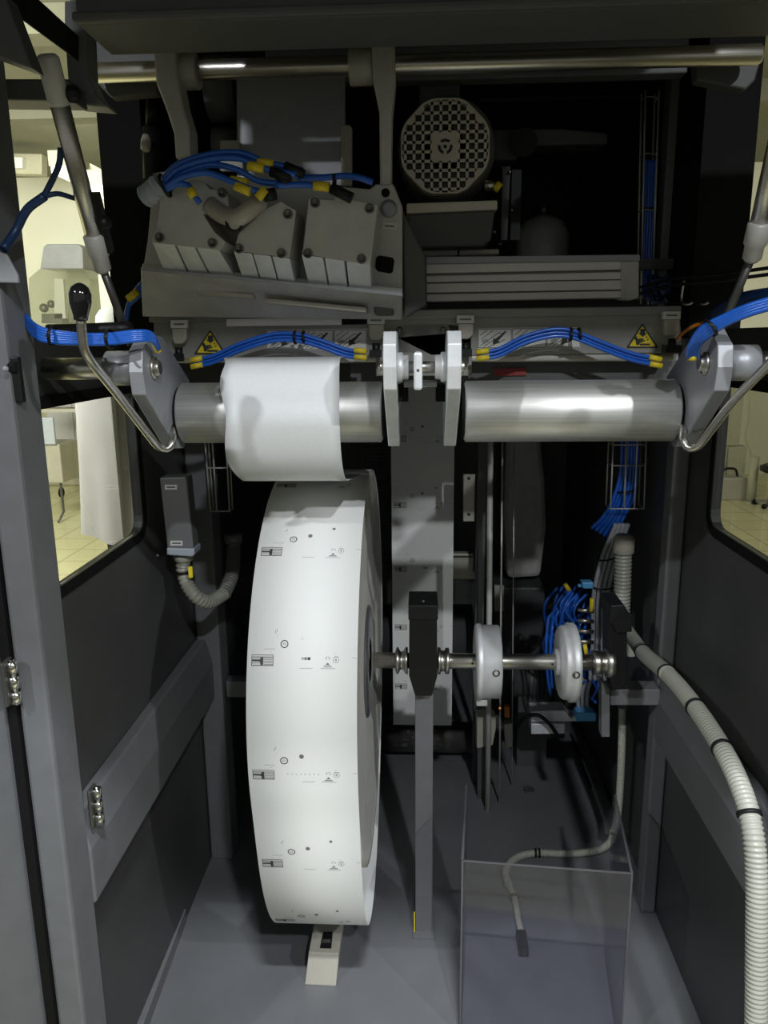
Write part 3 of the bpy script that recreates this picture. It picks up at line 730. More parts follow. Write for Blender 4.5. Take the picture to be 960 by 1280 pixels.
def instruction(x0, x1, yt, yb, label):
    Y = CY - 0.0012
    t = thing('instruction_sticker', at((x0 + x1) / 2, yb, Y), label, 'sticker', 'instruction stickers on the crossbar')
    MB().pprism([(x0, yt), (x1, yt - 1), (x1, yb - 1), (x0, yb)], Y, 0.0005).build('label_sheet', M['white'], t)
    g = MB(); Z = Y - 0.0004; n = 3; w = (x1 - x0) / n; H = yb - yt
    for k in range(n):
        a = x0 + k * w; o = -k * 0.33
        def q(pts): return [(a + x * w, yt + o + y * H) for x, y in pts]
        def line(p, r, wd=0.035):
            d = Vector((r[0] - p[0], (r[1] - p[1]) * H / w)); d.normalize(); nx, ny = -d.y * wd / 2, d.x * wd / 2 * w / H
            g.pprism(q([(p[0] + nx, p[1] + ny), (r[0] + nx, r[1] + ny), (r[0] - nx, r[1] - ny), (p[0] - nx, p[1] - ny)]), Z, 0.0003, 0)
        for p, r in (((.02, .05), (.98, .05)), ((.02, .95), (.98, .95)), ((.02, .05), (.02, .95)), ((.98, .05), (.98, .95)),
                     ((.08, .85), (.62, .22)), ((.18, .90), (.72, .30)), ((.10, .55), (.45, .12)), ((.30, .92), (.80, .55)), ((.62, .22), (.72, .30)), ((.08, .35), (.28, .10))):
            line(p, r, 0.022)
        # heavy arrow
        g.pprism(q([(.52, .55), (.80, .14), (.84, .18), (.60, .62), (.66, .70), (.44, .80), (.46, .48)]), Z, 0.0003, 1)
        g.pprism(q([(.10, .62), (.26, .50), (.34, .66), (.18, .80)]), Z, 0.0003, 2)
    g.build('pictograms', [M['inkmid'], M['ink'], M['inkgrey']], t)
instruction(333, 459, 412, 438, 'white pictogram instruction sticker on the crossbar, left one behind the blue tubes')
instruction(597, 726, 410, 436, 'white pictogram instruction sticker on the crossbar, right one behind the blue tubes')
def clip(x0, x1, y0, label):
    t = thing('mounting_clip', at((x0 + x1) / 2, y0 + 28, CY - 0.02), label, 'clip', 'label clips on the crossbar')
    MB().pprism([(x0, y0), (x1, y0), (x1, y0 + 10), (x0, y0 + 10)], CY - 0.024, 0.010).build('name_tag', M['white'], t, bevel=0.001)
    MB().pprism([(x0 + 4, y0 + 4.2), (x1 - 4, y0 + 4.2), (x1 - 4, y0 + 6.2), (x0 + 4, y0 + 6.2)], CY - 0.0245, 0.0006).build('tag_text', M['inkmid'], t)
    MB().pprism([(x0 + 2, y0 + 10), (x1 - 1, y0 + 10), (x1 - 1, y0 + 24), (x1 - 7, y0 + 30), (x0 + 5, y0 + 30), (x0 + 2, y0 + 24)], CY - 0.02, 0.02).build('clip_body', M['bracket'], t, bevel=0.002)
    m = MB().cyl(at((x0 + x1) / 2, y0 + 34, CY - 0.03), at((x0 + x1) / 2, y0 + 48, CY - 0.03), 0.007, 12)
    m.box(at(x0 + 3, y0 + 52, CY - 0.04), at(x1 - 4, y0 + 42, CY - 0.015)); m.build('elbow_fitting', M['black'], t)
clip(213, 234, 400, 'white tagged clip left of the left warning sign')
clip(459, 481, 395, 'white tagged clip left of the middle swing arms')
clip(571, 593, 394, 'white tagged clip right of the middle swing arms')
clip(829, 851, 389, 'white tagged clip right of the right warning sign')

def tube_bundle(name_lbl, strands, r, sleeves, ties, group, mat_='blue'):
    t = thing('tube_bundle', strands[0][0], name_lbl, 'air tubes', group)
    for s in strands:
        MB().tube(resample(catmull(s, 10), 0.006), r, 10).build('tube', M[mat_], t)
    for p0, p1 in sleeves:
        MB().cyl(p0, p1, r * 1.45, 12).build('marker_sleeve', M['yellow'], t)
    for p, ax, rr in ties:
        p = Vector(p); ax = Vector(ax).normalized()
        MB().lathe(p - ax * 0.0022, ax, [(0, rr - 0.001), (0, rr), (0.0044, rr), (0.0044, rr - 0.001)], 16, caps=False).box(p + Vector((-.002, -rr - .002, -.002)), p + Vector((.002, -rr + .002, .003))).build('cable_tie', M['black'], t)
    return t
def arc_bundle(path, label, dy=0.0):
    st = []; sl = []
    offs = ((0, -4.5, 0), (0, 0, .004), (0.5, 4.5, 0.0), (0, 1.5, .010))
    for k, (ox, oy, od) in enumerate(offs):
        p = [at(x + ox, y + oy * (1.0 if 0 < i < len(path) - 1 else 0.9), 1.385 + od + dy) for i, (x, y) in enumerate(path)]
        st.append(p)
        if k in (0, 2): 
            a, b = p[0], p[1]; v = (b - a).normalized(); sl.append((a - v * 0.004, a + v * 0.018))
            a, b = p[-1], p[-2]; v = (b - a).normalized(); sl.append((a - v * 0.004, a + v * 0.018))
    i = len(path) // 2
    x, y = path[i]
    tt = [(at(x - 3, y, 1.389 + dy), (1, 0, 0), 0.012), (at(x + 8, y, 1.389 + dy), (1, 0, .1), 0.012)]
    return tube_bundle(label, st, 0.0033, sl, tt, 'blue tube bundles along the crossbar')
arc_bundle([(241, 454), (266, 449), (300, 434), (340, 422), (372, 422), (402, 430), (432, 441), (455, 443)], 'arched bundle of blue air tubes with yellow sleeves, over the paper web')
arc_bundle([(598, 444), (622, 441), (655, 425), (690, 416), (716, 418), (752, 432), (790, 446), (824, 453)], 'arched bundle of blue air tubes with yellow sleeves, over the right roller')

# ------------------------------------------------------------------ shaft at the top with its hanger arms
t = thing('top_shaft', (0, 1.39, 1.86), 'long polished steel shaft across the top of the machine', 'shaft')
MB().lathe((-0.55, 1.39, 1.88), (1, 0, 0), [(0, 0.012), (0.004, 0.0155), (1.09, 0.0155), (1.094, 0.012)], 32).build('bar', M['steel'], t)
def hanger(pts, c0, c1, label):
    t = thing('hanger_arm', at(pts[0][0], pts[0][1] + 40, 1.33), label, 'arm', 'hanger arms on the top shaft')
    MB().pprism(pts, 1.355, 0.05).build('arm_plate', M['aludull'], t, bevel=0.004)
    MB().lathe(c0, Vector(c1) - Vector(c0), [(0, 0.026), (0.002, 0.028), ((Vector(c1) - Vector(c0)).length - .002, 0.028), ((Vector(c1) - Vector(c0)).length, 0.026)], 32).build('collar', M['aludull'], t)
hanger([(190, 58), (196, 46), (208, 41), (218, 46), (221, 60), (222, 96), (228, 130), (237, 160), (238, 196), (219, 198), (217, 166), (206, 132), (195, 104)], at(222, 90, 1.39), at(248, 89, 1.39), 'left curved grey hanger arm clamped on the top shaft')
hanger([(464, 52), (470, 40), (484, 38), (493, 46), (494, 100), (490, 140), (489, 236), (475, 236), (474, 140), (466, 100)], at(437, 84, 1.39), at(466, 83, 1.39), 'right straight grey hanger arm clamped on the top shaft')
# air cylinder behind the left hanger arm
t = thing('air_cylinder', at(190, 230, 1.5), 'small dark air cylinder hanging left of the curved hanger arm', 'air cylinder')
m = MB().cyl(at(190, 120, 1.5), at(189, 160, 1.5), 0.010).cyl(at(189, 160, 1.5), at(190, 225, 1.5), 0.016); m.build('body', M['black'], t)
MB().lathe(at(183, 170, 1.47), (0, -0.4, -1), [(0, 0.007), (0.01, 0.009), (0.025, 0.009), (0.028, 0.006)], 16).build('fitting', M['bracket'], t)
MB().sphere(at(182, 111, 1.45), 0.006, seg=12).build('screw', M['steel'], t)

# ------------------------------------------------------------------ knife / clamp carriage with three cast blocks
t = thing('carriage', at(340, 390, 1.36), 'grey metal carriage with three cast blocks hanging from the top shaft', 'carriage')
MB().pprism([(192, 216), (204, 214), (300, 222), (462, 236), (470, 230), (492, 230), (503, 258), (503, 372), (178, 338), (184, 300)], 1.345, 0.02).build('back_plate', M['aludull'], t, bevel=0.003)
def tray_pt(px, py, Y): return at(px, py, Y)
A = [at(176, 337, 1.29), at(503, 369, 1.29), at(503, 400, 1.40), at(178, 396, 1.40)]
B = [p + Vector((0, 0.012, 0.012)) for p in A]
MB().hexa(A + B).build('tray', M['aludull'], t, bevel=0.002)
MB().prism([at(176, 334, 1.285), at(503, 366, 1.285), at(503, 370, 1.285), at(176, 338, 1.285)], (0, 0.07, 0)).build('tray_lip', M['plate'], t)
for q in ([(244, 361), (316, 367), (318, 374), (246, 369)], [(330, 372), (458, 384), (458, 391), (330, 379)]):
    MB().pprism(q, 1.335, 0.05).build('tray_rib', M['bracket'], t, bevel=0.002)
MB().pprism([(503, 262), (531, 318), (533, 380), (505, 398)], 1.36, 0.05).build('side_guard', M['motor'], t, bevel=0.004)
m = MB().cyl(at(487, 303, 1.344), at(487, 303, 1.338), 0.012, 20)
MB().pprism([(470, 322), (474, 319), (491, 322), (493, 326), (491, 340), (488, 342), (472, 339), (469, 335)], 1.343, 0.004).build('slot', M['rubber'], t, bevel=0.001)
MB().lathe(at(482, 241, 1.344), (0, -1, 0), [(0, 0.007), (0.0012, 0.007)], 18).build('bolt_hole', M['rubber'], t)
MB().lathe(at(486, 261, 1.344), (0, -1, 0), [(0, 0.014), (0.004, 0.014), (0.006, 0.008)], 22).build('boss', M['plate'], t)
MB().pprism([(478, 278), (496, 278.5), (496, 287), (478, 286)], 1.343, 0.002).build('name_tag', M['white'], t)
MB().pprism([(481, 281.5), (493, 282), (493, 284), (481, 283.5)], 1.3425, 0.001).build('tag_text', M['inkmid'], t)
MB().pprism([(466, 376), (480, 374), (492, 380), (492, 394), (468, 394)], 1.35, 0.05).build('end_block', M['motor'], t, bevel=0.004)
def cast_block(cover, cl, cr, bl, br, cuts, screws, label):
    blk = MB()
    Yf, Yb = 1.235, 1.335
    blk.pprism(cover, Yf + 0.004, Yb - Yf - 0.004)
    cv = blk.build('cast_block', M['aludull'], t, bevel=0.0015)
    f = MB(); xs = [0.0] + [c for q in cuts for c in q] + [1.0]
    A0, A1, B0, B1 = at(*cl, Yf + 0.002), at(*cr, Yf + 0.002), at(*bl, Yb - 0.035), at(*br, Yb - 0.035)
    for i in range(0, len(xs), 2):
        u, v = xs[i], xs[i + 1]
        p = [A0.lerp(A1, u), A0.lerp(A1, v), B0.lerp(B1, v), B0.lerp(B1, u)]
        q = [Vector((w.x, Yb + 0.008, w.z + 0.004)) for w in p]
        f.hexa(p + q)
    f.build('lower_fin', M['bright'], cv, bevel=0.001)  # paler metal than the covers puts light on the slanted faces into colour
    c = MB().pprism(cover, Yf, 0.006); c.build('cover_plate', M['aludull'], cv, bevel=0.0008)
    for sx, sy in screws:
        MB().lathe(at(sx, sy, Yf), (0, -1, 0), [(0, 0.0072), (0.003, 0.0072), (0.0035, 0.005), (0.0015, 0.0045), (0.0012, 0.0)], 18).build('screw', M['darksteel'], cv)
cast_block([(203, 229), (232, 228), (241, 224), (256, 228), (262, 236), (284, 240), (287, 262), (281, 268), (268, 262), (254, 268), (268, 290), (282, 302), (274, 313), (190, 303), (189, 298), (196, 283)],
           (190, 302), (274, 313), (207, 344), (294, 347), ((.33, .36), (.63, .66)), ((211, 236), (278, 241), (200, 297), (266, 304)), 'a')
cast_block([(330, 262), (345, 254), (352, 252), (370, 263), (368, 280), (362, 322), (292, 313), (294, 308), (298, 292)],
           (292, 314), (362, 323), (304, 350), (370, 358), ((.32, .35), (.66, .69)), ((360, 268), (299, 311), (352, 317)), 'b')
cast_block([(386, 248), (418, 250), (420, 244), (432, 243), (440, 250), (472, 256), (470, 276), (463, 331), (377, 317), (379, 310)],
           (377, 318), (463, 331), (386, 357), (464, 365), ((.31, .335), (.62, .65)), ((394, 254), (462, 261), (385, 317), (452, 324)), 'c')
# big pale elbow pipe between the first two blocks
t = thing('elbow_pipe', at(290, 270, 1.24), 'dull beige elbow pipe between the left and middle cast blocks', 'pipe')
MB().tube(resample(catmull([at(262, 256, 1.235), at(278, 268, 1.225), at(296, 272, 1.215), at(312, 262, 1.215), at(326, 250, 1.225)], 8), 0.004), 0.0135, 18).build('pipe', M['bracket'], t)
MB().lathe(at(293, 279, 1.222), (0.15, -1, -0.1), [(0, 0.013), (0.012, 0.013), (0.0125, 0.0095)], 20).build('socket', M['black'], t)
MB().lathe(at(293, 279, 1.2095), (0.15, -1, -0.1), [(0, 0.009), (0.001, 0.008)], 18).build('copper_ring', M['bracket'], t)

# blue tubes feeding the carriage
Yt = 1.205
def T(pts, Y=Yt): return [at(x, y, Y + 0.002 * ((i * 7) % 3)) for i, (x, y) in enumerate(pts)]
st = [T([(203, 226), (222, 206), (262, 193), (300, 191), (330, 202), (356, 208), (378, 213)]),
      T([(204, 229), (224, 211), (262, 199), (298, 198), (322, 208), (345, 214), (370, 218)], Yt - .008),
      T([(206, 232), (228, 217), (262, 206), (296, 212), (322, 226), (350, 230)], Yt - .004),
      T([(206, 235), (226, 222), (258, 216), (290, 227), (312, 236), (332, 241)], Yt - .012),
      T([(206, 238), (220, 230), (236, 232), (241, 242), (250, 254)], Yt - .010),
      T([(345, 232), (365, 231), (384, 231), (404, 234)], Yt - .004),
      T([(372, 222), (402, 222), (430, 220), (448, 222), (466, 228)], Yt + .01)]
def S2(a, b, Y): return (at(*a, Y), at(*b, Y))
sl = [S2((322, 203), (342, 206), Yt), S2((310, 207), (330, 211), Yt - .008), S2((288, 225), (310, 229), Yt - .004), S2((294, 232), (313, 240), Yt - .012), S2((237, 236), (243, 247), Yt - .01), S2((322, 248), (332, 236), Yt - .012), S2((392, 232), (412, 234), Yt - .004)]
t = tube_bundle('tangle of blue air tubes with yellow sleeves on top of the carriage', st, 0.0046, sl, [(at(206, 232, Yt), (1, 0, .4), 0.018), (at(418, 226, Yt + .008), (1, 0, 0), 0.010)], None)
for (x0, y0), (x1, y1), r in (((338, 214), (364, 222), .0075), ((356, 207), (380, 218), .0065), ((330, 245), (345, 242), .009), ((414, 235), (440, 248), .008), ((346, 219), (360, 228), .006)):
    MB().cyl(at(x0, y0, Yt - .004), at(x1, y1, Yt - .004), r, 14).build('push_fitting', M['black'], t)
t = thing('tube_coil', at(188, 250, 1.25), 'grey-blue coiled hose end at the top left corner of the carriage', 'coil')
MB().hose([at(182, 246, 1.24), at(190, 240, 1.235), at(202, 228, 1.23)], 0.017, 0.009, 16).build('coil', M['boxlid'], t)

# grey web plate and guides above the carriage
t = thing('guide_plate', at(363, 215, 1.62), 'plain grey sheet rising behind the blue tubes of the carriage', 'plate')
MB().pprism([(296, 98), (431, 95), (432, 232), (296, 226)], 1.60, 0.006).build('sheet', M['plate'], t)
MB().pprism([(426, 160), (430, 156), (437, 156), (440, 160), (440, 232), (426, 232)], 1.585, 0.012).build('side_guide', M['beige'], t, bevel=0.002)
MB().pprism([(275, 175), (298, 175), (299, 192), (304, 196), (304, 214), (275, 214)], 1.585, 0.012).build('side_guide', M['beige'], t, bevel=0.002)
MB().cyl(at(262, 112, 1.66), at(298, 111, 1.66), 0.06).cyl(at(268, 180, 1.66), at(298, 180, 1.66), 0.03).build('rear_roller', M['motor'], t)

# ------------------------------------------------------------------ motor with its fan cowl and terminal box
t = thing('electric_motor', at(560, 310, 1.62), 'green-grey electric motor with a beige grid fan cover', 'motor')
mc = at(556.5, 183, 1.60); R = 0.088
MB().lathe(mc + Vector((0.004, 0.02, 0.004)), (0, 1, 0), [(0, R * 1.02), (0.02, R * 1.10), (0.09, R * 1.10), (0.11, R), (0.28, R)], 48).build('housing', M['motor'], t)
MB().box(mc + Vector((-0.05, 0.06, R * 0.9)), mc + Vector((0.03, 0.20, R * 1.45))).build('lug_plate', M['motor'], t, bevel=0.004)
# cover: rounded octagon face with square holes, built as a grid
m = MB(); m2 = MB()
def oct_r(an):
    loc = (an + pi / 8) % (pi / 4) - pi / 8
    return min(R, R * 0.965 / cos(loc))
out = [(oct_r(2 * pi * i / 64) * cos(2 * pi * i / 64), oct_r(2 * pi * i / 64) * sin(2 * pi * i / 64)) for i in range(64)]
inn = [(R * .945 * cos(2 * pi * i / 64), R * .945 * sin(2 * pi * i / 64)) for i in range(64)]
def ringprism(o_, i_, y0, y1, mb):
    n = len(o_); vs = []
    for y in (y0, y1):
        vs += [mc + Vector((x, y, z)) for x, z in o_] + [mc + Vector((x, y, z)) for x, z in i_]
    fs = []
    for i in range(n):
        j = (i + 1) % n
        fs += [(i, j, n + j, n + i), (2 * n + i, 3 * n + i, 3 * n + j, 2 * n + j), (i, 2 * n + i, 2 * n + j, j), (n + i, n + j, 3 * n + j, 3 * n + i)]
    mb.add(vs, fs)
ringprism(out, inn, 0.0, 0.03, m)
pit = R * 0.194; bw = R * 0.062
rr = R * 0.95
for k in range(10):
    c = (k - 4.5) * pit; L = sqrt(max(0, rr * rr - c * c))
    if L > 0.02:
        m.box(mc + Vector((c - bw / 2, 0.001, -L)), mc + Vector((c + bw / 2, 0.004, L)))
        m.box(mc + Vector((-L, 0.001, c - bw / 2)), mc + Vector((L, 0.004, c + bw / 2)))
# filled cells around the rim and the middle panel
for i in range(-4, 5):
    for j in range(-4, 5):
        d = sqrt(i * i + j * j) * pit
        edge = (abs(j) == 4 and abs(i) > 2) or (abs(j) == 3 and abs(i) == 4)
        if (abs(i) <= 1 and abs(j) <= 1) or edge:
            h = pit / 2; q = []
            for a_, b_ in ((-h, -h), (h, -h), (h, h), (-h, h)):
                x_, z_ = i * pit + a_, j * pit + b_; k_ = min(1, rr / max(1e-6, sqrt(x_ * x_ + z_ * z_)))
                q.append(mc + Vector((x_ * k_, 0.0008, z_ * k_)))
            m.prism(q, (0, 0.0034, 0))
cov = m.build('fan_cover', M['cowl'], t)
b = MB()
for k in range(3):
    a0 = pi / 2 + k * 2 * pi / 3
    pts = [(0.0142 * cos(a0 + s), 0.0142 * sin(a0 + s)) for s in (-.8, -.4, 0, .4, .8)] + [(0.009 * cos(a0 + s), 0.009 * sin(a0 + s)) for s in (.7, 0, -.7)]
    b.prism([mc + Vector((x, 0.0002, z)) for x, z in pts], (0, 0.0006, 0))
b.lathe(mc + Vector((0, 0.0008, 0)), (0, -1, 0), [(0, 0.0035), (0.0006, 0.0035)], 14)
b.build('emblem', M['ink'], cov)
f = MB().cyl(mc + Vector((0, 0.02, 0)), mc + Vector((0, 0.04, 0)), R * .45)
for k in range(7):
    an = 2 * pi * k / 7
    f.bar(mc + Vector((cos(an) * R * .3, 0.03, sin(an) * R * .3)), mc + Vector((cos(an) * R * .72, 0.03, sin(an) * R * .72)), 0.02, 0.006, up=(0, 1, 0.4))
f.build('fan', M['cowl'], t)
MB().pprism([(508, 254), (622, 250), (622, 262), (508, 267)], 1.575, 0.12).build('terminal_lid', M['cowl'], t, bevel=0.003)
MB().pprism([(511, 267), (619, 262), (614, 300), (604, 308), (524, 310), (511, 300)], 1.585, 0.10).build('terminal_box', M['motor'], t, bevel=0.004)
MB().cyl(at(606, 232, 1.60), at(618, 232, 1.60), 0.010, 16).cyl(at(618, 232, 1.60), at(625, 235, 1.60), 0.008, 16).build('cable_gland', M['steel'], t)
MB().cyl(at(619, 231, 1.598), at(625, 236, 1.598), 0.0095, 14).build('yellow_ring', M['yellow'], t)
# aluminium slide profile with end cap
t = thing('slide_profile', at(660, 378, 1.45), 'long grooved aluminium slide profile below the motor', 'profile')
ym = 1.56
for k, (q, mm) in enumerate((([(533, 321), (800, 318), (800, 326), (533, 330)], 'plate'), ([(533, 330), (776, 326), (776, 337), (533, 342)], 'tread'),
      ([(533, 345), (776, 340), (776, 349), (533, 353)], 'tread'), ([(533, 354.5), (776, 350), (776, 362), (533, 366)], 'tread'), ([(533, 368), (776, 363.5), (776, 372), (533, 377)], 'tread'))):
    MB().pprism(q, ym - (0.02 if k == 0 else 0.012), 0.05).build('profile_rib', M[mm], t, bevel=0.001)
MB().pprism([(533, 330), (778, 326), (778, 372), (533, 377)], ym, 0.045).build('profile_core', M['darksteel'], t)
MB().pprism([(776, 326), (799, 325), (799, 372), (790, 375), (776, 374)], ym - 0.014, 0.06).build('end_cap', M['aludull'], t, bevel=0.003)
MB().pprism([(503, 320), (533, 316), (534, 384), (505, 396)], ym - 0.07, 0.12).build('drive_end', M['motor'], t, bevel=0.004)
MB().pprism([(520, 378), (800, 374), (800, 383), (520, 387)], ym + 0.02, 0.05).build('base_strip', M['black'], t)
MB().pprism([(505, 313), (572, 312), (572, 319), (505, 320)], ym + 0.08, 0.04).pprism([(574, 312), (624, 311), (624, 318), (574, 319)], ym + 0.08, 0.04).build('foot_plate', M['bracket'], t, bevel=0.002)
# ------------------------------------------------------------------ reel shaft, its chucks, block and post
SHY, SHZ = RY, RZ
t = thing('reel_shaft', (0.15, SHY, SHZ - 0.03), 'horizontal steel reel shaft running right from the paper reel', 'shaft')
MB().cyl((-0.112, SHY, SHZ), (0.440, SHY, SHZ), 0.0180, 28).build('bar', M['steel'], t)
def grooved(x0, x1, r):
    L = x1 - x0; return [(0, r * .7), (0.001, r), (L * .25, r), (L * .3, r * .72), (L * .6, r * .72), (L * .7, r * 1.05), (L, r * 1.05)]
a = xx(494, 825, SHY); b = xx(511, 825, SHY)
MB().lathe((a, SHY, SHZ), (1, 0, 0), [(0, .019), (.003, .030), (.007, .031), (.012, .021), (.018, .021), (.024, .031), (.029, .031)], 36).build('grooved_ring', M['steel'], t)
a = xx(547, 825, SHY)
MB().lathe((a, SHY, SHZ), (1, 0, 0), [(0, .031), (.006, .031), (.008, .024), (.016, .024), (.018, .030), (.026, .030), (.027, .024)], 36).build('grooved_ring', M['steel'], t)
a = xx(740, 828, SHY)
MB().lathe((a, SHY, SHZ), (1, 0, 0), [(0, .0182), (.001, .027), (.022, .027), (.023, .024), (.030, .024), (.031, .034), (.046, .034), (.048, .030)], 36).build('end_ring', M['steel'], t)
for px in (590, 689, 714):
    MB().lathe((xx(px, 828, SHY), SHY - 0.0178, SHZ + 0.002), (0, -1, 0), [(0, 0.003), (0.0008, 0.003)], 12).build('set_hole', M['ink'], t)
def chuck(x0, prof, screw, label):
    t = thing('chuck_flange', (x0 + 0.03, SHY, SHZ - 0.09), label, 'flange', 'cast flanges on the reel shaft')
    MB().lathe((x0, SHY, SHZ), (1, 0, 0), prof, 56).build('flange_body', M['alu'], t)
    sx, sr = screw
    MB().lathe((x0 + sx, SHY - sr * 0.985, SHZ + sr * 0.10), (0, -1, 0.1), [(0, 0.0085), (0.0012, 0.0085), (0.0014, 0.005), (0.0004, 0.004), (0.0004, 0)], 18).build('set_screw', M['darksteel'], t)
    return t
xa = xx(594, 826, SHY)
q = chuck(xa, [(0, .0182), (0, .082), (.004, .086), (.012, .087), (.014, .0835), (.052, .0835), (.055, .081), (.055, .0182)], (.040, .0835), 'wide cast aluminium flange on the shaft, nearest the black block')
MB().box((xa + 0.002, SHY - 0.03, SHZ - 0.098), (xa + 0.028, SHY + 0.01, SHZ - 0.08)).build('casting_lug', M['alu'], q, bevel=0.003)
xb = xx(694, 828, SHY)
q = chuck(xb, [(0, .0182), (0, .030), (.010, .030), (.010, .080), (.016, .084), (.026, .084), (.028, .090), (.042, .090), (.045, .086), (.045, .0182)], (.030, .090), 'narrower stepped cast flange on the shaft, farther right')
# black bearing block and grey post
t = thing('bearing_post', (0.006, SHY, 0), 'grey upright post carrying the shaft', 'post')
pa, pb = xx(519, 1000, SHY - 0.02), xx(541, 1000, SHY - 0.02)
MB().box((pa, SHY - 0.02, 0), (pb, SHY + 0.03, zz(868, SHY - 0.02))).build('column', M['frame'], t, bevel=0.002)
MB().box((pa - 0.006, SHY - 0.04, 0), (pb + 0.006, SHY + 0.05, 0.006)).build('foot_plate', M['frame'], t, bevel=0.001)
MB().box((pa - 0.004, SHY - 0.022, 0.006), (pa - 0.001, SHY - 0.018, 0.06)).build('edge_stripe', M['yellow'], t)
t = thing('bearing_block', (0.006, SHY, 0.63), 'black plastic bearing block on top of the grey post, holding the shaft', 'block')
Yk = SHY - 0.055
zt, zc, zl, zb = zz(757, Yk), zz(775, Yk), zz(846, Yk), zz(871, Yk)
x0, x1 = xx(511, 770, Yk), xx(547, 770, Yk); xl, xr = xx(519, 871, Yk), xx(540, 871, Yk)
MB().box((x0 - .001, Yk, zc), (x1 + .001, Yk + 0.10, zt)).build('cap', M['black'], t, bevel=0.0015)
MB().prism([(x0 + .001, Yk + .004, zc), (x1 - .001, Yk + .004, zc), (x1, Yk + .004, zl), (xr, Yk + .004, zb), (xl, Yk + .004, zb), (x0, Yk + .004, zl)], (0, 0.09, 0)).build('jaw', M['black'], t, bevel=0.0015)
MB().lathe(((x0 + x1) / 2, Yk + 0.03, zt), (0, 0, 1), [(0, 0.004), (0.0008, 0.004)], 14).build('cap_screw', M['steel'], t)
# right end bearing: dark block on the right bracket
t = thing('bearing_block', at(775, 862, SHY), 'dark bearing block at the right end of the reel shaft', 'block')
MB().pprism([(762, 772), (784, 772), (784, 862), (766, 862), (762, 846)], SHY - 0.02, 0.07).build('jaw', M['black'], t, bevel=0.002)
MB().pprism([(764, 757), (780, 756), (790, 772), (790, 790), (772, 792), (762, 775)], SHY - 0.03, 0.09).build('cap', M['black'], t, bevel=0.002)
t = thing('bearing_plate', at(756, 920, SHY + 0.03), 'flat grey steel plate below the right shaft bearing', 'plate')
MB().pprism([(752, 850), (762, 862), (762, 921), (752, 921)], SHY + 0.03, 0.03).build('plate', M['frame'], t)

# wedge block on the floor under the reel
t = thing('floor_block', at(404, 1232, 1.48), 'pale tapered block on the floor under the paper reel', 'block')
F0, F1, F2, F3 = atz(381, 1231, 0), atz(420, 1233, 0), at(424, 1192, 1.49), at(386, 1190, 1.49)
bk = Vector((0.0, 0.17, 0))
q = [F0, F1, F1 + bk, F0 + bk, F3, F2, F2 + bk * 0.95, F3 + bk * 0.95]
MB().hexa(q).build('body', M['beige'], t, bevel=0.002)
zt = F2.z
a = atz(400, 1186, zt); b = atz(414, 1186, zt); c = atz(416, 1166, zt); d_ = atz(404, 1166, zt)
MB().prism([a, b, c, d_], (0, 0, 0.003)).build('top_slot', M['black'], t)
p = (a + b) / 2
MB().prism([a.lerp(d_, .3) + Vector((.003, 0, .003)), b.lerp(c, .3) + Vector((-.003, 0, .003)), b.lerp(c, .5) + Vector((-.003, 0, .003)), a.lerp(d_, .5) + Vector((.003, 0, .003))], (0, 0, .0008)).build('slot_clip', M['steel'], t)

# ------------------------------------------------------------------ clear polycarbonate guard box
BZ = 0.42
fl, fr = atz(578, 1076, BZ), atz(790, 1092, BZ)
bl, br = atz(583, 981, BZ), atz(769, 994, BZ)
t = thing('guard_box', ((fl.x + fr.x) / 2, fl.y, 0), 'clear open-topped polycarbonate guard box standing on the floor at the front right', 'guard box')
def sheet(a, b, zlo, th=0.004):
    n = Vector((-(b - a).y, (b - a).x, 0)).normalized() * th
    return [Vector((a.x, a.y, zlo)), Vector((b.x, b.y, zlo)), Vector((b.x, b.y, BZ)), Vector((a.x, a.y, BZ))], n
for nm, a, b in (('front_panel', fl, fr), ('left_panel', bl, fl), ('right_panel', fr, br)):
    q, n = sheet(a, b, 0.0)
    MB().prism(q, n).build(nm, M['clear'], t)
m = MB()
for a, b in ((bl, fl), (fl, fr), (fr, br)):
    m.bar(a, b, 0.0045, 0.0015)
for p in (fl, fr):
    m.bar((p.x, p.y, 0.0), (p.x, p.y, BZ), 0.0032, 0.0032)
m.build('cut_edge', M['clearedge'], t)

# ------------------------------------------------------------------ conduits and hoses
def ties(t, spots):
    for p, ax, r in spots:
        p = Vector(p); ax = Vector(ax).normalized()
        MB().lathe(p - ax * 0.003, ax, [(0, r), (0, r + .0022), (.006, r + .0022), (.006, r)], 24, caps=False).build('cable_tie', M['black'], t)
HP = [at(782, 786, 1.82), at(792, 800, 1.77), at(806, 818, 1.66), at(838, 846, 1.485), at(872, 888, 1.32), at(905, 940, 1.19), at(928, 990, 1.105), at(941, 1040, 1.055), at(946, 1100, 1.03), at(946, 1180, 1.01), at(945, 1300, 0.985)]
t = thing('corrugated_hose', HP[0], 'thick beige corrugated hose sweeping down along the right wall', 'hose')
HH = HP
MB().hose(HH, 0.0165, 0.0072, 22, 0, 0.11).build('hose', M['hosegrey'], t)
CP = catmull(HH, 14)
def hose_tie(k): 
    p = CP[k]; a = CP[k + 1] - CP[k - 1]; return (p, a, 0.0165)
ties(t, [hose_tie(k) for k in (26, 40, 55, 69, 92)])
MB().tube(CP[24:42], 0.0172, 22).build('smooth_sleeve', M['hosegrey'], t)
t = thing('vertical_conduit', at(779, 800, 1.95), 'upright beige corrugated conduit hanging beside the right rear post', 'conduit')
cz_ = [at(779, 690, 1.95), at(778, 730, 1.95), at(777, 765, 1.95), at(781, 800, 1.92), at(790, 812, 1.86)]
MB().hose(cz_, 0.0225, 0.010, 20, 0, .12).build('hose', M['hosegrey'], t)
